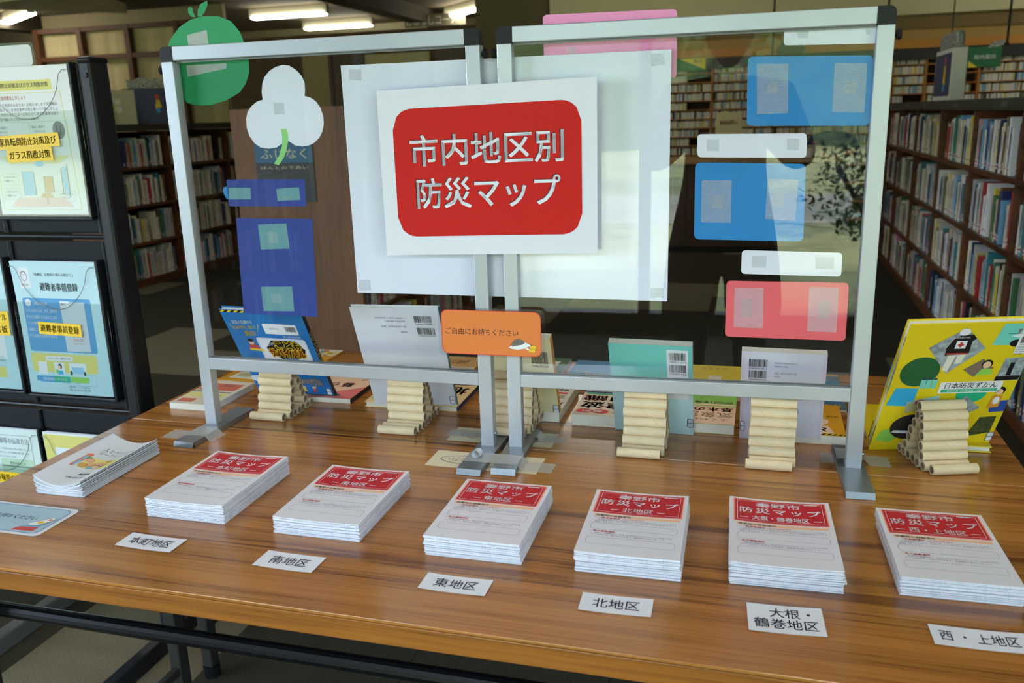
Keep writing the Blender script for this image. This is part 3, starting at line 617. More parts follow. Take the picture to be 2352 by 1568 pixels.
# ---------------------------------------------------------------- pile of curled leaflets
LP = M('leaflet_paper', (220, 224, 232), .6)
def curl(i): 
    c = (.0002+.0140*(i/15.)**1.3)
    return lambda x, y, z: (x+.0, y, z+c*(abs(2*(x-.004)/.1)**2.1))
for i in range(16):
    top = i == 15
    mw = TR(-.975+random.uniform(-.0008, .0008)-.0002*i+(.0024 if i % 4 == 1 else 0), .342+random.uniform(-.001, .001), T0+.0004+i*.00115) @ RZ(.01+random.uniform(-.006, .006))
    b = B(); nx = 16; xs = [-.05+.1*k/nx for k in range(nx+1)]; th_ = .0011
    vs = [(x, y, z) for z in (0, th_) for y in (-.105, .105) for x in xs]; k_ = nx+1
    b.add(vs, [f for q in range(nx) for f in ((q, q+1, 2*k_+q+1, 2*k_+q), (k_+q+1, k_+q, 3*k_+q, 3*k_+q+1), (k_+q, k_+q+1, q+1, q), (2*k_+q, 2*k_+q+1, 3*k_+q+1, 3*k_+q))]+[(k_, 0, 2*k_, 3*k_), (nx, k_+nx, 3*k_+nx, 2*k_+nx)], LP)
    if not top:
        o = b.build('leaflet', None, None, warp=curl(i)); o.matrix_world = mw; tag(o, 'curled white leaflet under the top one of the pile', 'leaflet', 'curled leaflets on the left of the table')
    else:
        t = root('leaflet', mw, 'top curled white leaflet with a drawing of people and pets', 'leaflet', 'curled leaflets on the left of the table')
        b.build('sheet', None, t, warp=curl(i))
        p = B(); ORL = M('drawing_orange', (226, 128, 100), .6); SK = M('drawing_skin', (236, 176, 150), .6); GR = M('drawing_green', (110, 190, 110), .6); YE = M('drawing_pale_yellow', (236, 224, 130), .6); BR = M('drawing_tan', (220, 170, 90), .6); CY = M('drawing_cyan', (120, 190, 220), .6)
        p.text('人とペットの', .006, .050, .0145, NAVYINK, w=.066, z=.0014); p.text('リーフレット', .006, .034, .0135, NAVYINK, w=.060, z=.0014)
        for k in range(8):
            x0 = -.026+k*.0095; p.rect(x0, x0+.0097, -.030, .012, .0013, YE)
        p.poly([(-.036, -.034), (-.031, -.036), (-.026, .020), (-.031, .024), (-.036, .018)], .0015, ORL); p.rect(-.0335, -.0295, -.028, -.008, .0017, CY); p.rect(-.0335, -.0295, -.004, .012, .0017, CY)
        for x_, y_, r_, m_ in ((-.018, .0, .0085, SK), (-.006, -.014, .008, SK), (.008, -.008, .008, SK), (.019, -.012, .007, SK), (-.018, -.021, .0085, BR), (.0, -.026, .006, CY), (.02, .004, .006, BR), (-.024, .006, .005, GR), (.012, -.024, .007, GLOW1)):
            p.poly(ell(x_, y_, r_, r_*.9, 14), .0019, m_); p.outline(ell(x_, y_, r_, r_*.9, 14), .0004, .0021, INK)
            for s in (-1, 1): p.poly(ell(x_+s*r_*.35, y_+r_*.1, .0006, .0006, 6), .0021, INK)
        p.text('秦野市', .014, -.055, .0085, NAVYINK, w=.024, z=.0014, bold=.02); p.text('令和４年１月', .004, -.070, .0075, NAVYINK, w=.036, z=.0014, bold=.01)
        p.build('print', None, t, warp=curl(i))
# blue laminated notice lying at the left
t = root('blue_notice', TR(-.987, .1435, T0+.0006), 'pale blue laminated notice lying flat near the left table corner', 'sign')
B().prism(rr(-.098, .098, -.049, .049, .010), 0, .0005, M('notice_white', (222, 224, 226), .35)).build('sheet', None, t)
PB = M('notice_blue', (170, 198, 214), .4); BLN = M('notice_blue_line', (60, 110, 200), .5)
p = B().poly(rr(-.089, .089, -.042, .042, .012), .0007, PB).outline(rr(-.089, .089, -.042, .042, .012), .0012, .0009, BLN)
p.text('ご自由にお持ちください', -.018, .004, .0145, NAVYINK, w=.134, z=.001)
RB = M('drawing_red', (206, 70, 64), .6)
for k, (y_, m_) in enumerate(((-.034, RB), (-.028, RB), (-.022, CY))): p.poly([(.034+k*.003, y_-.004), (.078, y_-.001+.002*k), (.076, y_+.006), (.038+k*.004, y_+.002)], .0009+.0002*k, m_)
p.poly([(.048, -.014), (.060, -.006), (.076, .010), (.084, .010), (.082, -.002), (.070, -.018), (.054, -.020)], .0017, HW).outline([(.048, -.014), (.060, -.006), (.076, .010), (.084, .010), (.082, -.002), (.070, -.018), (.054, -.020)], .0005, .0019, INK).poly(ell(.077, .003, .003, .003, 10), .0019, RB).poly(ell(.068, -.008, .006, .004, 12), .0019, YEL)
p.build('print', None, t)
# ---------------------------------------------------------------- slips and tape around the feet
SLIP = M('slip_paper', (212, 200, 170), .8)
for (x0, x1, y0, y1, sk, lb) in ((-.387, -.170, .630, .706, .002, 'cream paper slip with an oval stamp under the frame feet, farther one'), (-.3835, -.168, .4985, .5755, .0, 'cream paper slip with an oval stamp under the frame feet, nearer one')):
    t = root('paper_slip', TR((x0+x1)/2, (y0+y1)/2, T0+.0002), lb, 'paper slip', 'cream slips under the middle feet')
    w_, h_ = (x1-x0)/2, (y1-y0)/2
    B().prism([(-w_, -h_), (w_, -h_), (w_, h_), (-w_, h_)], 0, .0002, SLIP).build('sheet', None, t)
    B().outline(ell(0, 0, w_*.82, h_*.60, 40), .0022, .0004, GREYINK).text('お手にとってご覧ください', 0, 0, .022, GREYINK, w=w_*1.35, rot=PI, z=.0005).build('print', None, t)
def tape(pts, z, label, mat=TAPEW):
    o = B().prism(pts, 0, .00025, mat).build('clear_tape_strip'); o.location = (0, 0, z); return tag(o, label, 'tape', 'clear tape over the frame feet')
ZZ = lambda x, y0, y1, s: [(x+s*.003*(k % 2), y0+(y1-y0)*k/6) for k in range(7)]
def bent(name, x0, x1, fx0, fx1, y0, y1, label, mat=TAPEW):
    """tape that runs over a foot plate: flat, up, over, down, flat"""
    xs = [x0, fx0-.004, fx0-.0005, fx1+.0005, fx1+.010, x1]; zs = [.0005, .0007, .0117, .0117, .0008, .0005]; b = B(); vs = []
    for x, z in zip(xs, zs):
        for k in range(7): vs.append((x+(.003*(k % 2) if x in (x0, x1) else 0), y0+(y1-y0)*k/6, T0+z))
    b.add(vs, [(i*7+k, (i+1)*7+k, (i+1)*7+k+1, i*7+k+1) for i in range(5) for k in range(6)], mat)
    return tag(b.build(name), label, 'tape', 'clear tape over the frame feet')
bent('clear_tape_strip', -.985, -.859, -.9215, -.876, .525, .573, 'clear tape over the front of the far left foot plate')
bent('clear_tape_strip', .327, .447, .3555, .402, .658, .709, 'clear tape over the back of the far right foot plate')
bent('clear_tape_strip', -.398, -.1505, -.309, -.2065, .655, .692, 'clear tape over the backs of the two middle foot plates')
bent('clear_tape_strip', -.310, -.1435, -.309, -.2065, .508, .553, 'clear tape over the fronts of the two middle foot plates')
b = B(); n = 14
vs = [(-.2905+.008*math.cos(a), .524+.002*math.sin(a), T0+.019+.007*math.sin(a)) for a in [2*PI*k/n for k in range(n)]]
vs += [(x+.002, y+.014, z) for x, y, z in vs]
tag(b.add(vs, [(k, (k+1) % n, n+(k+1) % n, n+k) for k in range(n)], M('tape_loop', (216, 222, 228), .35)).build('tape_loop'), 'small loop of rolled tape on the middle foot plates', 'tape')
# ================================================================ book stands of glued paper tubes
KR = M('kraft_tube', (224, 202, 164), .7, noise=.05, nscale=30, bump=.03); KRI = M('tube_inside', (150, 126, 98), .9); SEAM = M('tube_seam', (200, 176, 136), .9)
D = .0182
def tube_mesh():
    b = B(); n = 22; L = .080; ro, ri = D/2, .0062; vs = []
    for x in (0, L):
        for r in (ro, ri):
            for k in range(n): a = 2*PI*k/n; vs.append((x, r*math.cos(a), r*math.sin(a)))
    q = lambda blk, k: blk*n+(k % n)
    b.add(vs, [(q(0, k), q(0, k+1), q(2, k+1), q(2, k)) for k in range(n)], KR)
    b.add(vs, [(q(1, k+1), q(1, k), q(3, k), q(3, k+1)) for k in range(n)], KRI)
    b.add(vs, [(q(0, k+1), q(0, k), q(1, k), q(1, k+1)) for k in range(n)]+[(q(2, k), q(2, k+1), q(3, k+1), q(3, k)) for k in range(n)], M('tube_end', (176, 158, 130), .9))
    vs = []
    for k in range(31):
        a = k/30*2*PI*1.6; 
        for d in (0, .0006): vs.append((.002+k/30*(L-.005)+d, (ro+.0001)*math.cos(a), (ro+.0001)*math.sin(a)))
    b.add(vs, [(2*k, 2*k+1, 2*k+3, 2*k+2) for k in range(30)], SEAM)
    o = b.build('tube', smooth=False); d = o.data; bpy.data.objects.remove(o); return d
TM = tube_mesh()
LAY = [(i, .5) for i in range(7)]+[(1.5, 1.37), (1.66, 2.33), (1.84, 3.30), (2.02, 4.26), (2.2, 5.2)]+[(4.75, 1.38), (4.3, 2.3), (3.85, 3.2), (3.42, 4.1), (3.0, 5.02)]+[(2.58, 6.12)]
LAY2 = [(i, .5) for i in range(8)]+[(2.5, 1.37), (2.62, 2.33), (2.76, 3.30), (2.92, 4.26), (3.1, 5.2)]+[(5.6, 1.38), (5.2, 2.3), (4.75, 3.2), (4.3, 4.1), (3.88, 5.02)]+[(3.48, 6.12)]
def stand(x, y, yaw, label, lay=LAY, seed=0, sx=1):
    t = root('tube_book_stand', TR(x, y, T0+(.0118 if seed == 3 else 0)) @ RZ(yaw), label, 'book stand', 'book stands of paper tubes'); rnd = random.Random(seed)
    for (u, v) in lay:
        o = link('paper_tube', TM, None, t); dx = rnd.uniform(-.0015, .0015)
        if v == .5 and u == 0: dx += -.006*sx
        o.matrix_local = TR(dx, D/2+u*D, v*D+.0002) @ RX(rnd.uniform(0, 6.28))
stand(-.847, .657, .0, 'wedge of glued paper tubes holding the blue picture book', LAY, 1)
stand(-.534, .632, .02, 'wedge of glued paper tubes holding the tall white book', LAY2, 2)
stand(-.2985, .640, .0, 'wedge of glued paper tubes behind the two middle posts', LAY, 3)
stand(-.031, .606, .0, 'wedge of glued paper tubes holding the mint book', LAY, 4)
stand(.202, .596, .01, 'wedge of glued paper tubes holding the striped white book', LAY, 5)
stand(.506, .628, .30, 'wedge of glued paper tubes holding the yellow picture book', LAY, 6, -1)
# ================================================================ books on the tables
PG = M('book_pages', (226, 222, 208), .85, noise=.04, nscale=400)
STK_B = M('call_label_blue', (40, 50, 120), .6)
def book(name, mw, W, H, t, cover, label, group, spine='r', hard=True, spine_mat=None, back_mat=None):
    """local frame: x width, y height, z thickness; seen face is z = t"""
    r = root(name, mw, label, 'book', group)
    c = .0022 if hard else .0006; e = .003 if hard else 0
    sm = spine_mat or cover; b = B()
    b.bbox(0, W, 0, H, t-c, t, cover, b=.0006); b.bbox(0, W, 0, H, 0, c, back_mat or cover, b=.0006)
    x0, x1 = (W-c, W) if spine == 'r' else (0, c)
    b.bbox(x0-(.0004 if spine == 'r' else 0), x1+(.0004 if spine == 'l' else 0), 0, H, .0002, t-.0002, sm, b=.0006)
    b.build('cover', None, r)
    px0, px1 = (e, W-c) if spine == 'r' else (c, W-e)
    b = B(); n = max(2, int((t-2*c)/.0035)); 
    for k in range(n):
        z0 = c+(t-2*c)*k/n; z1 = c+(t-2*c)*(k+1)/n-.0001; q = .0003*(k % 2)
        b.box(px0+q, px1, e+q, H-e-q, z0, z1, PG)
    b.build('page_block', None, r)
    return r
def upright(x, y, yaw, tilt, t):
    """bottom edge of the seen face starts at x,y on the table and the top leans towards the camera"""
    return TR(x, y, T0+.0003) @ RZ(yaw) @ RX(PI/2+tilt) @ TR(0, 0, -t)
def flat(x, y, yaw, z=0): return TR(x, y, T0+.0003+z) @ RZ(yaw)
def call(b, x, y, t, w=.012, h=.022): b.poly(rr(x, x+w, y, y+h, .003, 3), t+.0003, SW).outline(rr(x, x+w, y, y+h, .003, 3), .0012, t+.0005, STK_B).rect(x, x+w, y+h*.5, y+h*.55, t+.0005, STK_B)
G1 = 'picture books leaning on the tube stands'; G2 = 'books lying flat on the rear table'
# A: blue survival book
BB = M('book_blue', (30, 122, 196), .35, noise=.12, nscale=22); BK = M('print_black', (22, 22, 24), .5); YL = M('print_yellow', (240, 206, 40), .5); RDB = M('print_dark_red', (150, 30, 24), .5); SKN = M('print_skin', (240, 196, 160), .5); GRY = M('print_cloud', (122, 122, 130), .5); LB = M('print_light_blue', (150, 200, 236), .5); MB = M('print_mid_blue', (44, 104, 184), .5)
W, H, t = .205, .262, .013
def hazard(p, x0, x1, y0, y1, z, n, sl):
    dx = (x1-x0)/n; p.rect(x0, x1, y0, y1, z, BK)
    for k in range(n):
        a = x0+dx*k; p.poly([(a, y0), (a+dx*.5, y0), (min(a+dx*.5+sl, x1), y1), (min(a+sl, x1), y1)], z+.0002, YL)
r = book('survival_picture_book', upright(-.9385, .836, -.035, math.radians(27), t), W, H, t, BB, 'blue picture book with black and yellow hazard stripes, leaning on the left stand', G1, 'r', True, M('spine_black', (30, 28, 30), .5))
p = B(); hazard(p, 0, W, H-.007, H-.0005, t+.0003, 12, .008); hazard(p, .05, W, .0005, .006, t+.0003, 9, .008)
p.text('災害の危機から', .045, H-.035, .0125, SW, w=.052, z=t+.0004, bold=.03, rot=.05); p.text('きみを守れ、備えて', .046, H-.050, .0115, YL, w=.060, z=t+.0004, bold=.03, rot=.05); p.text('脱出！', .054, H-.067, .016, YL, w=.028, z=t+.0004, bold=.04, rot=.05)
for x_, s in ((.008, 1), (.086, -1)): p.poly([(x_, H-.040), (x_+s*.002, H-.040), (x_+s*.014, H-.068)][::s], t+.0004, YL)
p.poly(rr(.095, .180, H-.066, H-.036, .003, 3), t+.0004, SW); barcode(p, .150, H-.057, .026, .014, t+.0006, INK, 5); p.text('定価：本体９００円＋税', .122, H-.050, .006, INK, w=.022, z=t+.0006)
p.text('明日から使える防災の知恵', .158, H-.073, .007, SW, w=.044, z=t+.0004)
p.poly(rr(.062, .190, .105, .185, .008, 4), t+.0003, SW); p.outline(rr(.062, .190, .105, .185, .008, 4), .0022, t+.0005, MB); p.outline(rr(.066, .186, .109, .181, .006, 4), .0012, t+.0005, LB)
p.poly([(.080, .153), (.100, .177), (.150, .179), (.180, .153), (.172, .133), (.128, .110), (.092, .133)], t+.0006, BK)
for dx, m, z, bo in ((0, BK, .0008, .20), (0, YL, .0011, .14), (0, BK, .0014, .045)):
    p.text('こども', .138, .163, .027, m, w=.064, z=t+z, bold=bo)
for m, z, bo in ((YL, .0017, .14), (RDB, .0020, .05)):
    p.text('サバイバル', .130, .140, .028, m, w=.090, z=t+z, bold=bo)
p.text('①災害', .134, .121, .014, LB, w=.034, z=t+.0022, bold=.03); p.text('危険から命を守れ', .096, .166, .009, SW, w=.020, z=t+.0014, rot=.3)
p.poly(ell(.046, .168, .007, .008, 12), t+.0006, SKN).poly(ell(.046, .174, .0075, .005, 12), t+.0008, BK).poly([(.036, .150), (.062, .146), (.060, .158), (.048, .164), (.038, .160)], t+.0005, RB).poly([(.034, .144), (.072, .142), (.070, .149), (.034, .150)], t+.0007, YL)
p.poly([(.116, .052), (.124, .046), (.176, .040), (.190, .044), (.188, .058), (.170, .066), (.150, .060), (.128, .062)], t+.0004, GRY); p.outline([(.116, .052), (.124, .046), (.176, .040), (.190, .044), (.188, .058), (.170, .066), (.150, .060), (.128, .062)], .0008, t+.0006, BK)
for x_, y_ in ((.135, .054), (.160, .058), (.165, .042)): p.poly([(x_, y_), (x_+.003, y_), (x_+.001, y_-.010)], t+.0007, YL)
p.rect(.110, .198, .006, .014, t+.0004, LB)
for x_, m1 in ((.134, YL), (.160, RB)): p.poly(ell(x_, .034, .0045, .0045, 10), t+.0006, SKN).poly([(x_-.005, .020), (x_+.005, .020), (x_+.003, .031), (x_-.003, .031)], t+.0006, m1).poly([(x_-.005, .010), (x_-.002, .010), (x_, .020), (x_-.003, .020)], t+.0006, MB).poly([(x_+.002, .010), (x_+.006, .010), (x_+.004, .020), (x_, .020)], t+.0006, MB)
rn = random.Random(3)
for k in range(26): x_, y_ = rn.uniform(.10, .195), rn.uniform(.016, .05); p.rect(x_, x_+.0007, y_, y_+.004, t+.0004, MB)
p.poly([(.0, .060), (.030, .064), (.040, .052), (.018, .040), (.0, .046)], t+.0004, SW); p.poly(ell(.022, .036, .009, .006, 12), t+.0004, SW); call(p, .190, .012, t)
for k in range(14): p.rect(W+.0005, W+.0006, 0, 0, 0, YL) if 0 else None
p.build('print', None, r)
p = B(); p.text('こどもサバイバル', 0, 0, .011, YL, w=.12, bold=.03, z=0); p.build('spine_lettering', None, r, TR(W+.0003, H*.55, t/2) @ RZ(PI/2) @ RY(0) @ RX(0) @ Matrix.Identity(4) @ RX(PI/2))
# B: tall white book
WB = M('book_white', (228, 232, 244), .4); TEALB = M('book_teal', (70, 150, 160), .5)
W, H, t = .193, .276, .012
r = book('white_picture_book', upright(-.617, .797, .06, math.radians(23), t), W, H, t, WB, 'tall white picture book with teal spine and speech bubble, left of the middle posts', G1, 'r', True, TEALB)
p = B(); barcode(p, .137, H-.036, .038, .017, t+.0004, INK, 11, None, '9784652205891'); barcode(p, .139, H-.066, .038, .017, t+.0004, INK, 12, None, '1928036025004')
p.text('ISBN978-4-652-20589-1', .1165, H-.025, .0058, GREYINK, w=.065, al='r', z=t+.0004); p.text('C8036 ¥2500E', .1165, H-.033, .0058, GREYINK, w=.044, al='r', z=t+.0004); p.text('定価（本体2500円＋税）', .1175, H-.047, .0062, GREYINK, w=.056, al='r', z=t+.0004); p.text('理論社', .117, H-.061, .006, GREYINK, w=.015, al='r', z=t+.0004)
p.outline(ell(.082, .110, .0165, .0145, 30), .0009, t+.0004, TEALB).outline([(.078, .0965), (.084, .090), (.087, .0965)], .0009, t+.0005, TEALB, closed=False).text('そなえあれば', .082, .1125, .0050, TEALB, w=.021, z=t+.0005).text('うれしいな', .082, .1050, .0050, TEALB, w=.018, z=t+.0005).poly(ell(.083, .083, .009, .006, 16), t+.0004, M('print_turquoise', (60, 180, 200), .5))
call(p, W-.013, .018, t); p.build('print', None, r)
# C: cream book behind the posts
CRB = M('book_cream', (226, 216, 172), .45); ORB = M('book_orange', (222, 150, 50), .45)
W, H, t = .148, .215, .018
r = book('cream_paperback', upright(-.335, .787, .0, math.radians(22), t), W, H, t, CRB, 'cream paperback with an orange spine, half hidden behind the middle posts', G1, 'r', False, ORB)
p = B(); barcode(p, .104, H-.064, .034, .030, t+.0004, INK, 21, None, '9784634592049'); p.text('ISBN978-4-634-59204-9', .070, H-.098, .0058, INK, w=.062, al='l', z=t+.0004).text('C0025 ¥1000E', .070, H-.108, .0058, INK, w=.040, al='l', z=t+.0004).text('定価：本体1000円（税別）', .075, H-.124, .006, INK, w=.050, al='l', z=t+.0004)
call(p, W-.0115, .020, t); p.build('print', None, r)
# D: mint
MT = M('book_mint', (118, 206, 196), .4); 
W, H, t = .1575, .222, .017
r = book('mint_paperback', upright(-.064, .757, -.015, math.radians(22.5), t), W, H, t, MT, 'mint green paperback with barcodes, leaning on the fourth stand', G1, 'r', False, WB)
p = B().rect(0, W, 0, H*.50, t+.0003, M('print_pale_mint', (190, 220, 226), .4)).rect(.110, .150, H-.130, H-.010, t+.0004, SW)
barcode(p, .114, H-.034, .032, .018, t+.0006, INK, 31, None, '9784831516473'); barcode(p, .114, H-.063, .032, .018, t+.0006, INK, 32, None, '1920037017002')
p.text('ISBN978-4-8315-1647-3', .114, H-.079, .0038, INK, w=.030, al='l', z=t+.0006).text('C0037 ¥1700E', .114, H-.084, .0038, INK, w=.020, al='l', z=t+.0006).text('定価　本体1700円＋税', .114, H-.094, .005, INK, w=.032, al='l', z=t+.0006).text('べりかん社', .114, H-.104, .005, INK, w=.018, al='l', z=t+.0006)
call(p, W-.0115, .020, t); p.build('print', None, r)
# E: white with pink hatched edges
PKH = M('print_pink_hatch', (232, 130, 150), .5)
W, H, t = .152, .195, .018
r = book('striped_paperback', upright(.182, .755, -.02, math.radians(13), t), W, H, t, M('book_lilac_white', (216, 214, 228), .4), 'white paperback with pink hatched edges, leaning on the fifth stand', G1, 'l', False, WB)
p = B(); 
for k in range(38):
    y_ = .003+k*.005
    for x_ in (.0015, W-.0065): p.poly([(x_, y_), (x_+.0008, y_), (x_+.005, y_+.004), (x_+.0042, y_+.004)], t+.0003, PKH)
barcode(p, .014, H-.032, .033, .016, t+.0004, INK, 41, None, '9784396618216'); barcode(p, .014, H-.056, .033, .016, t+.0004, INK, 42, None, '1920095015002')
p.text('ISBN978-4-396-61821-6', .060, H-.022, .0048, GREYINK, w=.040, al='l', z=t+.0004).text('C0095 ¥1500E', .060, H-.029, .0048, GREYINK, w=.024, al='l', z=t+.0004).text('定価：本体1,500円＋税', .060, H-.044, .0055, GREYINK, w=.040, al='l', z=t+.0004).text('祥伝社', .060, H-.051, .0050, GREYINK, w=.011, al='l', z=t+.0004)
p.outline(ell(.100, .068, .007, .012, 20), .001, t+.0004, MB).outline(ell(.099, .078, .004, .006, 14), .001, t+.0005, RB)
call(p, .001, .018, t, .008); p.build('print', None, r)
# F: yellow atlas
YB = M('book_yellow', (232, 204, 30), .4); 
C1 = M('print_dark_green', (24, 96, 56), .5); C2 = M('print_aqua', (120, 210, 196), .5); C3 = M('print_taupe', (132, 112, 96), .5); C4 = M('print_sky', (50, 176, 234), .5); C5 = M('print_royal', (44, 80, 170), .5); C6 = M('print_lime', (146, 206, 86), .5); C7 = M('print_jade', (30, 178, 132), .5); C8 = M('print_photo_grey', (150, 160, 166), .5, noise=.5, nscale=90)
W, H, t = .223, .302, .015
r = book('yellow_picture_book', upright(.418, .738, math.radians(15.5), math.radians(25), t), W, H, t, YB, 'large yellow picture book with photos and coloured shapes, leaning at the right', G1, 'r', True)
p = B(); z = t+.0003
p.poly(ell(.044, .195, .034, .034, 30), z, C1).poly([(.044, .250), (.097, .292), (.142, .246), (.090, .190)], z+.0002, C8)
q = z+.0004
p.poly([(.076, .232), (.116, .236), (.114, .262), (.120, .268), (.112, .278), (.092, .276), (.082, .268), (.074, .248)], q, BK).poly(ell(.096, .283, .0095, .0075, 14), q+.0002, SW).rect(.088, .106, .247, .264, q+.0002, SW).rect(.0945, .0985, .250, .261, q+.0004, RB).rect(.0915, .1015, .2535, .2575, q+.0004, RB).rect(.078, .114, .234, .237, q+.0002, RB).text('日本赤十字社', .097, .271, .0045, SW, w=.022, z=q+.0002)
p.poly([(.080, .198), (.090, .194), (.096, .232), (.082, .232)], q, PG).poly([(.098, .212), (.108, .214), (.112, .234), (.098, .232)], q, PG)
p.poly([(.150, .252), (.222, .252), (.222, .298), (.158, .298)], z, C2).poly([(.176, .272), (.190, .268), (.200, .272), (.192, .277)], q, SW).rect(.170, .212, .2765, .2775, q, BK).poly([(.186, .277), (.188, .277), (.192, .287), (.184, .287)], q, GRY).poly(ell(.190, .256, .011, .008, 16), q, BK)
p.poly([(.118, .198), (.146, .222), (.170, .200), (.140, .180)], z, C3).poly(ell(.156, .210, .0095, .010, 14), q, BK).poly(ell(.156, .208, .007, .008, 14), q+.0002, SKN).poly([(.142, .184), (.172, .186), (.166, .199), (.150, .199)], q+.0002, C6)
p.poly([(.200, .170), (.2225, .176), (.2225, .224), (.200, .222)], z, C8).poly([(.180, .170), (.221, .172), (.221, .182), (.180, .180)], q, BK).poly([(.196, .182), (.204, .182), (.204, .212), (.196, .212)], q, BK).poly([(.181, .170), (.222, .170), (.222, .224), (.184, .222)], z-.0001, C8)
for x_ in (.052, .062, .072): p.poly([(x_, .156), (x_+.009, .156), (x_+.009, .176), (x_, .176)], q, C2).rect(x_+.002, x_+.007, .176, .180, q, STK_B)
p.poly(rr(.088, .198, .143, .170, .002, 3), z+.0006, SW).text('日本防災ずかん', .143, .1608, .0150, BK, w=.092, z=z+.0008, bold=.01).poly(rr(.093, .192, .1455, .1525, .0015, 3), z+.0008, C7).text('１ 自然災害・災害対策・減災・そなえ', .1425, .149, .0050, SW, w=.090, z=z+.001)
p.poly([(.004, .116), (.052, .112), (.052, .156), (.012, .158)], z, C4).poly(ell(.150, .138, .027, .020, 28), z, C7).poly([(.104, .100), (.144, .134), (.176, .104), (.150, .086)], z+.0002, C8)
p.poly([(.042, .096), (.096, .110), (.096, .138), (.040, .124)], z+.0004, M('print_pale_blue', (170, 210, 226), .5)).poly([(.042, .096), (.096, .110), (.094, .116), (.070, .114), (.054, .120), (.041, .120)], z+.0006, M('print_khaki', (186, 184, 140), .5)).poly(ell(.064, .122, .010, .007, 14), z+.0008, RB).poly([(.056, .106), (.086, .112), (.072, .119)], z+.0007, C6)
p.poly([(.196, .092), (.2225, .094), (.2225, .122), (.190, .118)], z, C5).poly(ell(.200, .146, .009, .0095, 14), q, BK).poly(ell(.199, .143, .0065, .007, 14), q+.0002, SKN).poly([(.188, .104), (.208, .106), (.208, .134), (.190, .134)], q+.0001, ORB).poly(ell(.199, .122, .006, .009, 12), q+.0004, SW)
p.poly(ell(.064, .060, .038, .032, 30), z+.0001, M('print_dark_photo', (38, 36, 40), .5, noise=.3, nscale=40)).poly([(.030, .046), (.092, .040), (.094, .048), (.034, .052)], z+.0003, SW).poly([(.006, .028), (.032, .020), (.050, .038), (.036, .060), (.012, .052)], z, C6)
p.poly([(.170, .030), (.214, .040), (.214, .082), (.184, .080)], z, M('print_forest', (66, 76, 44), .5, noise=.6, nscale=120)).poly([(.160, .016), (.172, .022), (.166, .032), (.156, .028)], q, C2)
p.poly(rr(.192, .2225, .232, .299, .001, 2), z+.0006, SW); barcode(p, .196, .278, .025, .014, z+.0008, INK, 51, None, '9784251087'); barcode(p, .196, .256, .025, .014, z+.0008, INK, 52, None, '1928336033')
for k, s in enumerate(('ISBN978-4-251-08', 'C8336 ¥3300E', '定価（本体3300円＋税）', 'あかね書房')): p.text(s, .194, .247-.005*k, .0036, INK, w=(.026, .018, .026, .013)[k], al='l', z=z+.0008)
call(p, W-.0115, .018, t); p.build('print', None, r)
for y0_, y1_, m in ((.255, .275, C3), (.150, .205, C4), (.02, .065, C1)):
    for za_, zb_ in ((t-.0022, t), (0, .0022)): B().rect(za_, zb_, y0_, y1_, 0, m).build('edge_print', None, r, Matrix(((0, 0, -1, -.0006), (0, 1, 0, 0), (1, 0, 0, 0), (0, 0, 0, 1))))
# ---- books lying flat; their print reads from the far side
def lay(name, x, y, W, H, t, cover, label, fn, spine='r', hard=False, yaw=0., spine_mat=None, z0=0.):
    r = book(name, flat(x, y, yaw, z0), W, H, t, cover, label, G2, spine, hard, spine_mat)
    p = B(); fn(p, W, H, t+.0003); p.build('print', None, r); return r
CW = M('book_offwhite', (216, 206, 188), .5)
def f1(p, W, H, z):
    p.rect(.004, W-.012, .100, .150, z, M('print_salmon', (206, 104, 76), .5)).rect(.004, W-.03, .128, .150, z+.0002, M('print_brick', (176, 88, 78), .5)).rect(.0, W-.01, .086, .090, z, BK).rect(.004, W-.008, .046, .080, z, M('print_pale_yellow', (226, 216, 140), .5)).text('防災グッズ', .07, .063, .012, BK, w=.05, rot=PI, z=z+.0002).rect(.01, .05, .012, .036, z, M('print_salmon')).poly(ell(.03, .14, .02, .012, 16), z+.0004, M('print_salmon'))
lay('thick_white_paperback', -1.085, .693, .115, .170, .0155, CW, 'thick off-white paperback with a salmon picture, leftmost on the rear table', f1, 'l')
OB = M('book_orange_yellow', (228, 166, 42), .35)
def f2(p, W, H, z):
    p.poly([(.02, .02), (W-.03, .015), (W-.03, H-.04), (.03, H-.03)], z, PG).poly(ell(.06, .05, .03, .018, 18), z+.0002, M('print_khaki')).text('そなえる', .12, .07, .03, C1, w=.07, rot=PI, z=z+.0004, bold=.02).poly(ell(.13, .03, .02, .01, 14), z+.0002, M('print_khaki')).poly(ell(.05, .10, .012, .012, 12), z+.0002, M('print_salmon'))
lay('orange_picture_book', -1.095, .893, .235, .200, .009, OB, 'orange edged picture book, behind the thick white paperback', f2, 'l', True)
def f3(p, W, H, z):
    p.rect(0, W, .05, H, z, PG)
    rn = random.Random(9)
    for k in range(26): p.poly(ell(rn.uniform(.01, W-.01), rn.uniform(.055, H-.008), rn.uniform(.005, .014), rn.uniform(.004, .009), 10), z+.0002+.00002*k, rn.choice((C1, M('print_salmon'), YL, TEALB, SKN)))
lay('spotted_picture_book', -1.075, 1.105, .172, .108, .007, OB, 'yellow edged book with a spotted pattern, far left of the rear table', f3, 'r')
PKB = M('book_salmon', (226, 118, 118), .45); PKL = M('print_light_peach', (246, 206, 176), .5)
def f4(p, W, H, z):
    p.poly([(0, 0), (.05, 0), (W, .09), (W, H), (0, H)], z, PKL).text('暮らし', .085, .10, .036, RB, w=.10, rot=PI, z=z+.0002, bold=.03).text('と', .150, .15, .04, BK, w=.03, rot=PI, z=z+.0002, bold=.03).text('防災', .070, .045, .036, RDB, w=.07, rot=PI, z=z+.0004, bold=.03).poly(ell(.09, .022, .045, .012, 20), z+.0003, C1).poly(ell(.085, .022, .036, .008, 20), z+.0005, GRY)
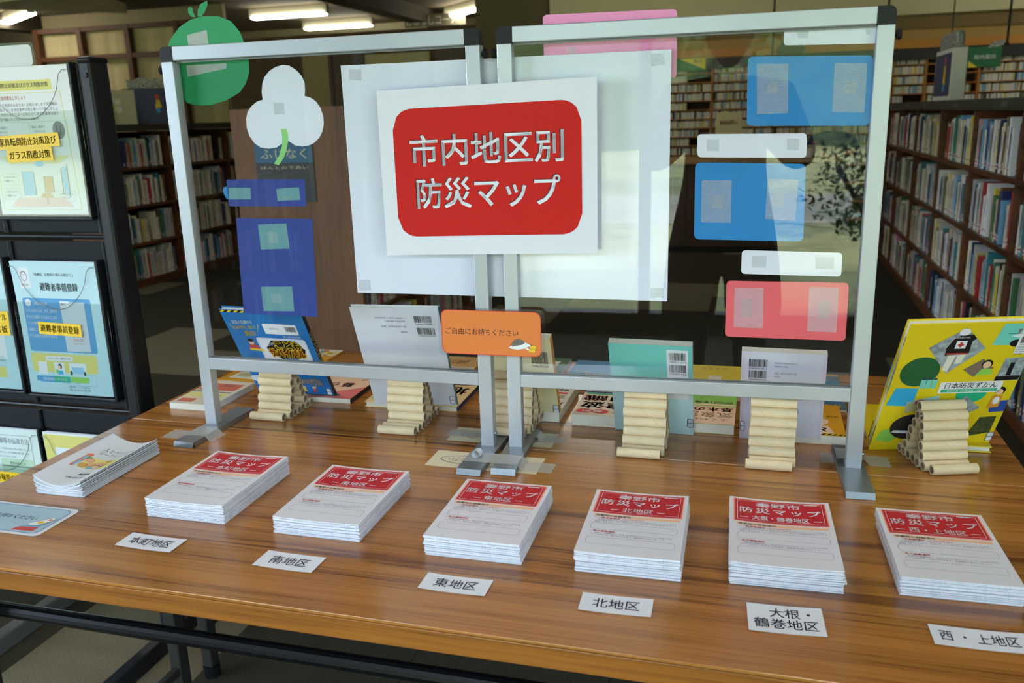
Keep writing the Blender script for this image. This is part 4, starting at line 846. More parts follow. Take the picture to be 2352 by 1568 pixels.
lay('pink_book', -.853, .800, .170, .235, .012, PKB, 'pink and peach covered book beside the blue picture book', f4, 'r', False, .02, BK)
def f5(p, W, H, z):
    p.text('地震', .165, .11, .06, BK, w=.09, rot=PI, z=z+.0002, bold=.04).text('いつも', .150, .055, .032, BK, w=.08, rot=PI, z=z+.0002, bold=.02).rect(.005, .06, .02, .05, z, M('print_khaki')).rect(0, W, .150, .200, z, BK)
lay('cream_hardcover', -.642, .792, .222, .215, .013, M('book_peach', (234, 204, 150), .5), 'cream hardcover with black brush lettering, under the tall white book', f5, 'r', True, .02, M('spine_navy', (34, 40, 92), .5))
def f7(p, W, H, z): p.rect(.0, W, .0, .006, z, PG).text('減災', .06, .05, .04, M('print_brown', (120, 86, 50), .5), w=.07, rot=PI, z=z)
lay('kraft_covered_book', -.600, 1.085, .125, .100, .014, M('book_kraft', (198, 156, 96), .6), 'kraft brown book behind the middle posts, far row', f7)
lay('magenta_booklet', -.720, 1.050, .110, .150, .006, M('book_magenta', (206, 84, 106), .5), 'thin magenta booklet poking out behind the white book', lambda p, W, H, z: p.rect(0, W, H-.012, H, z, SW), z0=0)
def f8(p, W, H, z): p.rect(.0, W, H-.02, H, z, C1).poly([(0, .05), (W-.03, .05), (W-.02, H-.03), (0, H-.03)], z, PG).text('山', W-.05, H-.042, .022, BK, w=.03, rot=PI, z=z+.0002, bold=.05).rect(0, W-.02, .035, .060, z+.0002, GRY).rect(0, W, 0, .03, z, M('print_khaki'))
lay('green_book', -.395, 1.030, .142, .190, .012, M('book_green', (64, 100, 48), .5), 'dark green book with a landscape, right behind the cream paperback', f8, 'r', False, 0, SW)
def f9(p, W, H, z): p.rect(0, W, H-.03, H-.016, z, RB).text('防災', W-.04, H-.045, .026, BK, w=.055, rot=PI, z=z+.0002, bold=.03).rect(0, W-.01, .125, .137, z, RB).text('士', W-.03, .10, .03, BK, w=.04, rot=PI, z=z+.0002, bold=.04).text('ハン', W-.03, .055, .034, BK, w=.05, rot=PI, z=z+.0002, bold=.04)
lay('white_handbook', -.325, .775, .139, .205, .021, M('book_plain_white', (224, 214, 204), .45), 'white handbook with black and red print, right of the middle posts', f9, 'r')
def f10(p, W, H, z):
    p.rect(0, W, 0, .070, z, PKL).rect(0, W, .070, H, z, M('print_ocean', (44, 128, 176), .5))
    for k, x_ in enumerate((.03, .07, .11)): p.outline(ell(x_, .05-.03*(k % 2), .012, .009, 10, 0, 4.4), .0022, z+.0002, MB, closed=False).outline(ell(x_-.01, .02, .012, .008, 10, 1, 5), .0022, z+.0002, MB, closed=False)
    p.text('いのちを守る', .07, .10, .012, YL, w=.06, rot=PI, z=z+.0002).text('気象と海', .03, .115, .010, YL, w=.03, rot=PI, z=z+.0002).rect(.105, .14, .058, .085, z+.0003, SW)
lay('ocean_blue_book', -.234, 1.000, .150, .214, .011, M('book_ocean', (60, 130, 170), .45), 'ocean blue book with a peach band, far row beside the mint book', lambda p, W, H, z: f10(p, W, H, z), 'l')
def f11(p, W, H, z):
    p.poly(ell(.055, .185, .045, .016, 24), z+.0001, C1).poly(ell(.050, .185, .030, .010, 20), z+.0003, M('print_purple', (96, 60, 120), .5)).poly(ell(.040, .182, .012, .006, 12), z+.0004, ORB).rect(.004, .06, .158, .174, z+.0002, SW)
    barcode(p, .012, .160, .04, .012, z+.0004, INK, 71); p.rect(.0, .07, .150, .157, z+.0002, STK_B).rect(.006, W, .138, .148, z, C7)
    p.text('知識', .060, .112, .040, RB, w=.108, rot=PI, z=z+.0002, bold=.035).text('津波', .060, .066, .044, BK, w=.104, rot=PI, z=z+.0002, bold=.04).text('の', .006, .100, .012, BK, w=.010, rot=PI, z=z+.0002)
    p.poly(ell(.022, .025, .018, .013, 20), z+.0002, RB).poly(ell(.055, .025, .018, .013, 20), z+.0002, RB).text('最新', .038, .025, .014, SW, w=.044, rot=PI, z=z+.0004).text('よくわかる', .110, .023, .018, BK, w=.058, rot=PI, z=z+.0002)
lay('tsunami_paperback', -.157, .764, .148, .212, .0245, M('book_beige', (226, 206, 182), .45), 'thick beige paperback with large red and black characters, beside the mint book', f11, 'l', False, 0, M('spine_mint', (150, 200, 190), .5))
def f12(p, W, H, z): p.text('緊急', W-.04, .09, .034, C1, w=.06, rot=PI, z=z, bold=.0).text('防災', W-.04, .045, .034, C1, w=.06, rot=PI, z=z).rect(.07, .10, .03, .14, z, PG).text('生きる力', .08, H-.03, .014, C3, w=.06, rot=PI, z=z+.0001).text('ニ', .02, .10, .04, BK, w=.03, rot=PI, z=z)
lay('yellow_book', .032, .985, .146, .228, .014, M('book_mustard', (226, 202, 40), .45), 'mustard yellow book in the far row, between the mint and striped books', f12, 'r')
def f13(p, W, H, z): p.rect(0, W, .125, H, z, C6).rect(0, W, 0, .125, z+.0001, PKL).rect(0, W, .108, .114, z+.0003, C6).text('防災力を強化！', W-.058, .135, .016, PG, w=.10, rot=PI, z=z+.0003, bold=.02).text('基本の仕', W-.060, .090, .030, M('print_salmon'), w=.11, rot=PI, z=z+.0003, bold=.03).text('気象災', W-.055, .055, .036, M('print_brown'), w=.10, rot=PI, z=z+.0003, bold=.0).text('よくわかる', W-.06, .025, .016, M('print_brown'), w=.09, rot=PI, z=z+.0003)
lay('weather_paperback', .022, .769, .150, .205, .0205, M('book_leaf', (150, 190, 80), .45), 'green paperback with a cream band, lying just right of the mint book', f13, 'r', False, 0, M('print_brown'))
lay('glass_blue_booklet', .305, .950, .094, .255, .006, M('book_slate', (90, 120, 140), .4), 'thin slate blue booklet poking out right of the striped white book', lambda p, W, H, z: p.rect(.01, W-.006, .04, H-.05, z, M('print_ocean')).rect(.0, W, H-.012, H, z, ORB).text('停電', W-.03, .02, .02, YL, w=.04, rot=PI, z=z+.0002), 'r')
def f15(p, W, H, z): hazard(p, 0, W, .002, .010, z, 14, .006); p.poly([(0, .012), (W-.02, .012), (W-.03, .055), (0, .05)], z, PKL).poly(ell(W-.055, .080, .028, .026, 20), z+.0001, PKL).text('と', W-.045, .033, .028, BK, w=.022, rot=PI, z=z+.0003, bold=.04).text('生存', W-.018, .11, .012, BK, w=.024, rot=PI, z=z+.0003)
lay('hazard_orange_book', .236, .750, .144, .186, .019, OB, 'orange book with a thin hazard stripe, at the foot of the right frame', f15, 'l')
lay('yellow_picture_book', .421, .765, .212, .215, .0125, YB, 'yellow hardcover lying flat under the leaning yellow picture book', lambda p, W, H, z: p.poly(ell(.05, .15, .012, .016, 14), z, M('print_brown')), 'l', True)
# ================================================================ leaflet rack at the left
RK = M('rack_black', (22, 24, 28), .45, 0, spec=.35); RKP = M('rack_panel', (28, 31, 35), .65, 0, spec=.2)
t = root('leaflet_rack', (0, 0, 0), 'tall black metal leaflet rack standing left of the tables', 'rack')
Y0 = .800
def rpost(x):
    ps = B().bbox(x-.0185, x+.0185, Y0-.03, Y0+.03, .03, 1.478, RK, b=.009).build('post', None, t)
    B().bbox(x-.0175, x+.0175, Y0-.27, Y0+.27, .0, .045, RK, b=.006).build('foot', None, t)
    B().tube([(x+.002, Y0-.030, 1.444), (x+.002, Y0-.0325, 1.444)], .006, 12, BLK).build('plug', None, ps)
    B().bbox(x-.0188, x+.0188, Y0-.031, Y0+.031, 1.470, 1.484, BLK, b=.006).build('post_cap', None, ps)
rpost(-1.252); rpost(-2.60)
B().tube([(-2.6, Y0, .12), (-1.26, Y0, .12)], .012, 12, RK).build('bottom_rail', None, t)
B().bbox(-1.70, -1.66, Y0-.26, Y0+.26, 0, .05, M('rack_foot_grey', (84, 84, 80), .5, .2), b=.006).build('foot', None, t)
for z in (1.440, 1.395): B().bbox(-1.285, -1.262, Y0-.008, Y0+.004, z-.008, z+.008, RK, b=.003).build('hook', None, t)
for k, z in enumerate((1.082, .650, .218)):
    B().tube([(-2.6, Y0-.018, z), (-1.262, Y0-.018, z)], .0055, 10, RK).build('cross_rod', None, t)
for k, (za, zb) in enumerate(((1.09, 1.47), (.655, 1.07), (.225, .635))):
    for x0, x1 in ((-1.555, -1.285), (-1.835, -1.565), (-2.115, -1.845)):
        B().bbox(x0, x1, Y0-.010, Y0-.004, za, zb if k else 1.300, RKP, b=.003).build('back_panel', None, t)
    B().tube([(-1.5595, Y0-.012, za), (-1.5595, Y0-.012, zb)], .006, 10, RK).build('column_rod', None, t)
    B().tube([(-1.283, Y0-.012, za), (-1.283, Y0-.012, zb)], .006, 10, RK).build('column_rod', None, t)
PLX = clear('pocket_plastic', (.93, .95, .94), 1.42, .05); PEDGE = M('pocket_edge', (120, 124, 126), .3)
LW, LH = .2470, .334
def leaflets(xr, zb, paper, label, fn, n=4, tl='rack leaflets'):
    """pocket plus a few sheets; origin of the print is the sheet's lower left"""
    x0 = xr-LW
    pk = B(); yy = Y0-.034
    pk.box(x0-.006, xr+.010, yy-.0022, yy-.0016, zb-.004, zb+LH-.10, PLX)
    pk = pk.build('pocket_front', None, t)
    lip = B(); pts = [(x0+LW*u, zb+LH-(.012 if u > .92 or u < .08 else .012+.105*math.sin(PI*(u-.08)/.84)**.55)) for u in [k/24 for k in range(25)]]
    for k in range(24):
        a, b_ = pts[k], pts[k+1]; lip.tube([(a[0], yy-.0026, a[1]), (b_[0], yy-.0026, b_[1])], .0008, 4, PEDGE, caps=False)
    lip.build('pocket_rim', None, pk)
    fb = B().bbox(x0-.008, xr+.012, yy-.002, Y0-.010, zb-.012, zb-.004, RK, b=.002).bbox(xr+.004, xr+.012, yy-.002, Y0-.010, zb-.010, zb+LH+.004, RK, b=.002); fb.build('pocket_tray', None, t)
    for k in range(n):
        top = k == n-1; mw = TR(x0+(n-1-k)*.0028, yy+.0012+(n-1-k)*.0026, zb) @ UP
        wv = lambda x, y, z: (x+.004*math.sin(y*9), y, z+.0006*math.cos(x*12))
        if top:
            r = root('leaflet_sheet', mw, label, 'leaflet', tl)
            B().rect(0, LW, 0, LH, 0, paper, None, 6, 10).build('sheet', None, r, warp=wv); p = B(); fn(p, LW, LH); p.build('print', None, r, warp=wv)
        else:
            o = B().rect(0, LW, 0, LH, 0, PAPER, None, 6, 10).build('leaflet_sheet', warp=wv); o.matrix_world = mw; tag(o, 'white sheet behind the '+label.split(',')[0], 'leaflet', tl)
YLB = M('label_yellow', (246, 200, 20), .5); PLB = M('leaf_pale_blue', (190, 222, 232), .5); PLY = M('leaf_yellow', (224, 214, 120), .6); LBL = M('leaf_blue_box', (84, 158, 214), .5); PGN = M('leaf_green', (186, 214, 186), .6); PTX = M('leaf_text', (96, 100, 116), .8)
def lines(p, x, y, w_, n, dy, h, m, seed=0):
    s = '避難所の運営や備蓄について市民のみなさまへお知らせします災害時は落ち着いて行動しましょう家具の固定や転倒防止'
    for k in range(n): 
        o = (seed*7+k*11) % 20; c = s[o:o+int(w_/h)+1]; p.text(c, x, y-dy*k, h, m, w=w_ if k < n-1 else w_*.7, al='l', z=.0004)
def lf1(p, W, H):
    p.rect(.018, W-.050, H-.052, H-.030, .0002, PLY).text('家具転倒防止対策及びガラス飛散対策', W*.5-.02, H-.041, .0115, PTX, w=.170, z=.0004, bold=.01)
    p.outline([(.010, .012), (W-.016, .012), (W-.030, H-.058), (.010, H-.058)], .002, .0002, PLY)
    p.text('室内の安全対策をしましょう', .02, H-.068, .010, M('print_salmon'), w=.10, al='l', z=.0004, bold=.02); lines(p, .012, H-.084, W-.055, 4, .0105, .0078, PTX, 1)
    for x_ in (.012, W*.5-.005): p.outline(rr(x_, x_+W*.42, H-.178, H-.122, .004, 3), .0009, .0004, PGN); lines(p, x_+.005, H-.134, .036, 4, .0095, .006, PTX, 3)
    p.poly([(.070, H-.175), (.105, H-.175), (.105, H-.150), (.070, H-.150)], .0005, M('print_tan_photo', (200, 180, 130), .6)).poly(ell(W-.050, H-.142, .017, .020, 18), .0005, GRY).rect(W-.057, W-.053, H-.152, H-.132, .0007, PTX).rect(W-.047, W-.043, H-.152, H-.132, .0007, PTX)
    p.poly([(.030, .018), (W-.035, .018), (W-.06, .040), (.055, .040)], .0004, M('leaf_floor', (232, 200, 186), .6)).poly([(.045, .118), (W-.065, .118), (W-.03, .135), (.02, .135)], .0004, M('leaf_ceiling', (232, 224, 170), .6))
    p.poly(ell(W*.5+.005, .118, .013, .007, 14), .0006, LB).rect(.075, .108, .046, .100, .0005, LB).outline([(.075, .046), (.108, .046), (.108, .100), (.075, .100)], .0008, .0007, PTX).rect(.135, .160, .052, .088, .0005, M('leaf_wood', (214, 180, 140), .6)).outline([(.135, .052), (.160, .052), (.160, .088), (.135, .088)], .0008, .0007, PTX)
    p.poly([(.120, .040), (.158, .040), (.150, .050), (.126, .050)], .0008, M('leaf_wood')).rect(.136, .141, .022, .042, .0007, M('leaf_wood')).outline([(.186, .050), (.204, .040), (.204, .115), (.186, .105)], .0012, .0006, PTX).poly([(.188, .052), (.202, .044), (.202, .110), (.188, .103)], .0005, LB)
    for x_, y_ in ((.018, .070), (.018, .036), (W-.075, .030)): p.outline(rr(x_, x_+.045, y_, y_+.026, .003, 3), .0008, .0006, PGN); lines(p, x_+.004, y_+.018, .036, 2, .009, .006, PTX, 5)
leaflets(-1.296, 1.136, M('leaf_white', (232, 234, 236), .6), 'white leaflet about fixing furniture, upper pocket of the rack', lf1)
def lf2(p, W, H):
    p.rect(.020, .052, H-.066, H-.016, .0002, SW).outline(ell(.036, H-.036, .009, .012, 18), .0012, .0004, PTX).outline(ell(.036, H-.030, .006, .004, 14), .001, .0004, PTX).text('防災', .036, H-.058, .006, PTX, w=.022, z=.0004)
    p.text('「新機能、災害時の“頼れる味方”に」', .066, H-.032, .0088, INK, w=.115, al='l', z=.0004, bold=.0).text('避難者事前登録', .078, H-.062, .021, BK, w=.110, al='l', z=.0004, bold=.02)
    p.poly(rr(.018, W-.030, H-.225, H-.090, .006, 4), .0002, LBL).poly(ell(.034, H-.102, .009, .009, 18), .0004, SW).text('避難者事前登録', .050, H-.104, .008, SW, w=.040, al='l', z=.0004)
    for k, s in enumerate(('システム内から氏名、住所、生年月日', '所などを登録すると自分の二次元', 'コードが発行されます。避難所にあ', 'る機械に二次元コードをかざすだ', 'けで入退所の手続きができます')): p.text(s, .022, H-.122-.016*k, .009, SW, w=.094-.003*k, al='l', z=.0004)
    p.rect(.128, .198, H-.222, H-.098, .0004, M('leaf_form', (206, 214, 226), .6)).rect(.128, .156, H-.112, H-.096, .0006, SW).text('避難者カード', .142, H-.104, .006, INK, w=.024, z=.0008); lines(p, .134, H-.124, .05, 5, .008, .004, PTX, 2)
    for a in (.9, -.9): p.outline([(.165-.009*math.cos(a), H-.160-.011*math.sin(a)), (.165+.009*math.cos(a), H-.160+.011*math.sin(a))], .0016, .0008, RB, closed=False)
    p.outline([(.152, H-.202), (.182, H-.202), (.182, H-.184), (.152, H-.184)], .001, .0008, RB).text('提出不要', .167, H-.193, .007, RB, w=.024, z=.0008)
    p.poly(rr(.016, W-.036, .056, H-.230, .006, 4), .0002, PLY).rect(.060, .140, H-.248, H-.236, .0004, SW).text('二次元コードを使った避難所受付の流れ', .100, H-.242, .006, INK, w=.070, z=.0006)
    for x_, w_ in ((.034, .026), (.082, .030), (.126, .050)): p.rect(x_, x_+w_, H-.284, H-.252, .0004, SW)
    p.poly(ell(.099, H-.262, .006, .007, 12), .0006, BK).poly(ell(.097, H-.264, .004, .005, 12), .0008, SKN).poly([(.090, H-.283), (.108, H-.283), (.106, H-.272), (.092, H-.272)], .0006, C4).rect(.085, .093, H-.280, H-.270, .0008, C6)
    p.rect(.134, .168, H-.280, H-.262, .0006, LB).poly(ell(.131, H-.278, .004, .006, 10), .0007, C1).poly(ell(.171, H-.278, .004, .006, 10), .0007, C1)
    p.rect(.024, .074, H-.302, H-.288, .0004, LBL).rect(.076, .126, H-.302, H-.288, .0004, C7).rect(.128, .180, H-.302, H-.288, .0004, C6)
    p.rect(.034, .124, .030, .046, .0004, LBL).text('事前登録はこちらから', .079, .038, .008, SW, w=.07, z=.0006); p.text('秦野市役所　くらし安心部防災課', .150, .020, .006, PTX, w=.060, z=.0004).text('電話 0463-82-9621 防災情報', .150, .012, .006, PTX, w=.062, z=.0004)
    p.outline([(.132, .024), (.202, .024), (.202, .052), (.132, .052)], .0008, .0004, LBL); lines(p, .136, .045, .026, 3, .007, .004, PTX, 8)
leaflets(-1.303, .690, PLB, 'pale blue leaflet with a blue box and a yellow box, middle pocket of the rack', lf2)
def lf3(p, W, H):
    p.rect(W*.45, W-.03, .08, H-.10, .0002, SW); lines(p, W*.5, H-.12, .07, 5, .018, .006, PTX, 4); lines(p, W*.4, .085, .11, 3, .010, .006, PTX, 6); p.rect(W*.5, W-.04, .03, .058, .0002, PLY); p.text('利用できます', W*.6, .066, .006, RB, w=.05, z=.0004)
leaflets(-1.5790, .694, PLB, 'pale blue leaflet cut by the left edge, middle row of the rack', lf3)
def lf4(p, W, H):
    p.text('災害情報等の伝達方法', .080, H-.034, .017, PTX, w=.135, al='l', z=.0004, bold=.0); lines(p, .060, H-.056, .15, 3, .011, .006, PTX, 3); p.outline(rr(.01, W-.024, .01, H-.018, .006, 4), .0009, .0003, PTX)
    for a, b_ in ((.0, .105), (.115, .222)):
        for c, d in ((H-.155, H-.085), (H-.235, H-.165)): p.poly(rr(a, b_, c, d, .006, 3), .0002, PGN); p.outline(rr(a, b_, c, d, .006, 3), .0008, .0004, M('leaf_green_line', (150, 190, 150), .6)); p.rect(a, b_, d-.021, d-.019, .0005, PTX); p.text('緊急情報メール', (a+b_)/2, d-.011, .008, INK, w=.05, z=.0006); lines(p, a+.006, d-.030, .09, 4, .010, .005, PTX, 7)
leaflets(-1.5600, .250, M('leaf_pale_green', (214, 228, 224), .6), 'pale green leaflet on information channels, lower row, cut by the table', lf4)
def lf5(p, W, H):
    p.rect(0.002, W-.002, 0, H-.006, .0002, PLY).rect(.032, W-.012, .012, H-.040, .0004, SW).text('テレホンサービス', .105, H-.075, .014, PTX, w=.11, z=.0006)
leaflets(-1.2935, .250, M('leaf_white'), 'yellow bordered leaflet half hidden by the table edge, lower row of the rack', lf5)
def rack_label(cx, cz, rows, lb, rz=-.0):
    r = root('rack_label', TR(cx, Y0-.0365, cz) @ RY(rz) @ UP, lb, 'label', 'yellow labels on the rack pockets')
    for dx, dz, w_, s in rows:
        B().rect(dx-w_/2, dx+w_/2, dz-.0155, dz+.0155, 0, YLB).build('strip', None, r); B().text(s, dx, dz, .0200, BK, w=w_*.9, z=.0004, bold=.012).build('lettering', None, r)
rack_label(-1.432, 1.305, ((0, 0, .180, '家具転倒防止対策及び'), (.0, -.0305, .130, 'ガラス飛散対策')), 'yellow two line label on the upper rack pocket', -.03)
rack_label(-1.428, .858, ((0, 0, .126, '避難者事前登録'),), 'yellow one line label on the middle rack pocket', .03)
rack_label(-1.655, .882, ((0.002, 0, .150, '災害用伝言ダイヤル'), (.010, -.0305, .130, '災害用伝言板')), 'yellow two line label at the left edge, middle row of the rack')
rack_label(-1.665, .447, ((0, 0, .17, '災害情報等の伝達方法'),), 'yellow label at the left edge, lowest row of the rack')
t2 = root('header_card', TR(-1.50, Y0-.012, 1.478) @ UP, 'white rounded laminated card on top of the leaflet rack', 'sign')
B().prism(rr(-.10, .098, -.006, .040, .010), 0, .001, M('header_white', (206, 212, 210), .5)).build('sheet', None, t2); B().prism(rr(-.106, .104, -.006, .0455, .010), -.0006, -.0001, PLASTIC).build('laminate_film', None, t2)
# ================================================================ bookcases
DBAND = M('case_fascia_dark', (48, 46, 40), .5); DBACK = M('case_back_dark', (44, 28, 16), .8); KICK = SHELF
ROWS = [(.065, .345), (.375, .655), (.690, .970), (1.005, 1.285)]
def bookcase(label, xf, sgn, y0, y1, depth, ztop, divs, name='bookcase', double=False):
    """open side at x = xf facing sgn*(-1); boards run along y"""
    t = root(name, (xf, y0, 0), label, 'bookcase'); L = y1-y0; X = lambda a, b: (min(sgn*a, sgn*b), max(sgn*a, sgn*b))
    dd = depth
    for y in (0, L-.025):
        a, b = X(0, dd); B().bbox(a, b, y, y+.025, 0, ztop-.06, SHELF, b=.002).build('end_panel', None, t)
    a, b = X(dd/2-.006, dd/2+.006) if double else X(dd-.012, dd); B().box(a, b, .025, L-.025, .06, ztop-.06, DBACK).build('back_panel', None, t)
    for k, (za, zb) in enumerate(ROWS):
        if za > ztop-.1: continue
        a, b = X(.004, dd-.004 if double else dd-.012); B().bbox(a, b, .025, L-.025, za-.025, za, SHELF, b=.0015).build('shelf', None, t)
    a, b = X(.012, dd-.012); B().box(a, b, .025, L-.025, 0, .040, KICK).build('kick_board', None, t)
    a, b = X(-.008, dd+.008); B().bbox(a, b, -.004, L+.004, ztop-.055, ztop, DBAND, b=.003).build('top_board', None, t)
    for y in divs:
        a, b = X(.01, dd/2-.006 if double else dd-.012); B().bbox(a, b, y-y0-.010, y-y0+.010, .04, ztop-.06, SHELF, b=.001).build('divider', None, t)
    return t
bc_r = bookcase('long double sided bookcase on the right', 1.25, 1, 2.2, 7.45, .60, 1.345, (3.30, 4.2, 5.1, 6.0, 6.85), double=True)
bc_l = bookcase('long bookcase along the left aisle', -4.85, -1, 4.92, 7.6, .34, 1.355, (5.84, 6.75))
bc_m = bookcase('double sided bookcase with a plain oak end panel facing the tables', -1.70, -1, 2.98, 5.5, .60, 1.395, (3.85, 4.7), double=True)
B().bbox(-2.325, -1.675, 2.955, 2.979, 0, 1.40, OAKL, b=.002).build('end_cladding', None, bc_m, Matrix.Translation((1.70, -2.98, 0)))
# signs printed on the dark top boards
p = B()
for y_, s in ((6.3, '社会科学'), (5.6, '教育'), (4.6, '民俗 暦'), (3.55, '自然科学')): p.text(s, -y_, 1.317, .030, M('sign_pale', (150, 146, 130), .7), z=0)
p.build('sign_lettering', None, bc_r, Matrix(((0, 0, -1, -.0085), (-1, 0, 0, -2.2+0), (0, 1, 0, 0), (0, 0, 0, 1))))
# ---- books: one unit mesh with spine, pages and call label; each book is its own object
PALC = [('cream', (206, 196, 168)), ('white', (214, 212, 206)), ('pale grey', (176, 174, 168)), ('beige', (192, 172, 138)), ('brown', (104, 72, 48)), ('dark blue', (36, 52, 92)), ('teal', (52, 120, 126)),
        ('red', (166, 44, 42)), ('yellow', (216, 190, 60)), ('light blue', (112, 160, 190)), ('green', (60, 110, 66)), ('black', (34, 32, 34)), ('olive', (112, 112, 70)), ('pink', (200, 130, 140)), ('orange', (204, 112, 50)), ('navy', (28, 34, 58)), ('ivory', (222, 214, 190)), ('slate', (90, 100, 108))]
WT = [9, 10, 6, 6, 3, 4, 4, 3, 2, 3, 3, 3, 3, 2, 1, 2, 7, 3]
BM = [M('spine_'+n.replace(' ', '_'), c, .55) for n, c in PALC]; LABM = M('call_label', (206, 204, 196), .6); RLAB = M('call_band', (170, 50, 46), .6)
def unit_book(rim):
    """spine at x=0 facing -x; depth along +x, thickness along y, height z; all 0..1"""
    b = B(); c = .06; ar = [(.02, 0), (.0, .22), (-.012, .5), (.0, .78), (.02, 1)]
    vs = [(x, y, 0) for x, y in ar]+[(x, y, 1) for x, y in ar]
    b.add(vs, [(k+1, k, 5+k, 6+k) for k in range(4)], BM[0])
    b.box(.02, 1, 0, c, 0, 1, BM[0]).box(.02, 1, 1-c, 1, 0, 1, BM[0])
    b.box(.03, .97, c, 1-c, .012, .985, PG)
    ar2 = [(x-.004, .12+.76*y) for x, y in ar]; vs = [(x, y, .07) for x, y in ar2]+[(x, y, .07+rim) for x, y in ar2]
    b.add(vs, [(k+1, k, 5+k, 6+k) for k in range(4)], LABM)
    vs = [(x-.001, y, .07+rim*.35) for x, y in ar2]+[(x-.001, y, .07+rim*.6) for x, y in ar2]; b.add(vs, [(k+1, k, 5+k, 6+k) for k in range(4)], RLAB)
    # title mark on the spine
    vs = [(x-.003, .25+.5*y, .45) for x, y in ar]+[(x-.003, .25+.5*y, .86) for x, y in ar]; b.add(vs, [(k+1, k, 5+k, 6+k) for k in range(4)], BM[rim > .11 and 5 or 11])
    o = b.build('book_unit'); d = o.data; bpy.data.objects.remove(o); return d
UB = [unit_book(.13), unit_book(.10)]
UB2 = []
for d in UB:
    e = d.copy(); 
    UB2.append(e)
BOOKS = []; STUFF = {}
SHN = ('lowest', 'third', 'second', 'top'); NB = [0]
def book_row(case, xf, sgn, ya, yb, row, seed, indiv, cname, group):
    """sgn=+1: spines face -x at x=xf ; sgn=-1: spines face +x"""
    rnd = random.Random(seed); za, zb = ROWS[row]; y = ya; seq = []
    while y < yb-.05:
        th = rnd.choice((.012, .016, .018, .02, .024, .028, .034)); hh = rnd.choice((.19, .20, .21, .215, .23, .24, .255)); dp = hh*.70
        if rnd.random() < .025: y += rnd.uniform(.03, .10); continue
        if rnd.random() < .03: th, hh, ci = .055, .25, 2
        else: ci = rnd.choices(range(len(PALC)), WT)[0]
        seq.append((y, th, hh, dp, ci, rnd.randrange(2), rnd.uniform(0, .008), rnd.random())); y += th+.0008
    n = len(seq)
    for k, (y, th, hh, dp, ci, u, inn, sc) in enumerate(seq):
        x = xf+sgn*(.018+inn)
        mw = TR(x, y+(0 if sgn > 0 else th), za+.0005) @ (Matrix.Identity(4) if sgn > 0 else RZ(PI)) @ Matrix.Diagonal((dp, th, hh, 1))
        if indiv(y):
            o = bpy.data.objects.new('book', UB[u]); COL.objects.link(o); o.matrix_world = mw
            o.material_slots[0].link = 'OBJECT'; o.material_slots[0].material = BM[ci]
            l_ = PALC[seq[k-1][4]][0]+' book' if k else 'shelf end'; r_ = PALC[seq[k+1][4]][0]+' book' if k < n-1 else 'shelf end'
            sz = ('thick ' if th > .03 else 'thin ' if th < .015 else '')+('tall ' if hh > .235 else 'short ' if hh < .2 else '')
            BOOKS.append((o, '%s%s book between %s and %s, %s shelf, %s' % (sz, PALC[ci][0], l_, r_, SHN[row], cname), group))
        else:
            S = STUFF.setdefault(cname, B()); me = UB[u]
            k0 = len(S.v); S.v += [tuple(mw @ v.co) for v in me.vertices]
            for p_ in me.polygons:
                mt = me.materials[p_.material_index]; mt = BM[ci] if p_.material_index == 0 else mt
                S.f.append(tuple(a+k0 for a in p_.vertices)); S.m.append(S.mi(mt))
segs = [(2.23, 3.285), (3.315, 4.185), (4.215, 5.085), (5.115, 5.985), (6.015, 6.835), (6.865, 7.42)]
lims = {3: (2.95, 4.55), 2: (2.95, 4.3), 1: (3.05, 4.2), 0: (3.25, 4.1)}
for row in range(4):
    for k, (a, b_) in enumerate(segs):
        a2 = a
        if a2 >= b_: continue
        fill = b_ if k != 1 or row != 1 else b_
        book_row(None, 1.25, 1, a2, fill-(.10 if (k+row) % 5 == 0 else .0), row, 100+row*10+k, lambda y, r=row: lims[r][0] <= y <= lims[r][1], 'right bookcase', 'books in the right bookcase')
for row in range(4):
    for k, (a, b_) in enumerate([(4.95, 5.82), (5.86, 6.73), (6.77, 7.57)]):
        book_row(None, -4.85, -1, a, b_-.02, row, 300+row*10+k, lambda y, r=row: y < 5.50, 'left bookcase', 'books in the left bookcase')
for row in range(4):
    for k, (a, b_) in enumerate([(3.01, 3.84), (3.86, 4.69), (4.71, 5.47)]):
        book_row(None, -1.70, -1, a, b_-.03, row, 500+row*10+k, lambda y, r=row: r == 0 and y < 3.7, 'middle bookcase', 'books in the middle bookcase')
seen = {}
for o, lb, g in BOOKS:
    seen.setdefault(lb, []).append(o)
for o, lb, g in BOOKS:
    if len(seen[lb]) > 1: lb = lb.replace(' book between', ' book, %s of its like, between' % ('nearest' if seen[lb][0] is o else 'farther'))
    tag(o, lb, 'book', g)
for nm, S in STUFF.items():
    o = S.build('book_rows'); tag(o, 'rows of small, distant books filling the rest of the %s' % nm, 'books', kind='stuff')
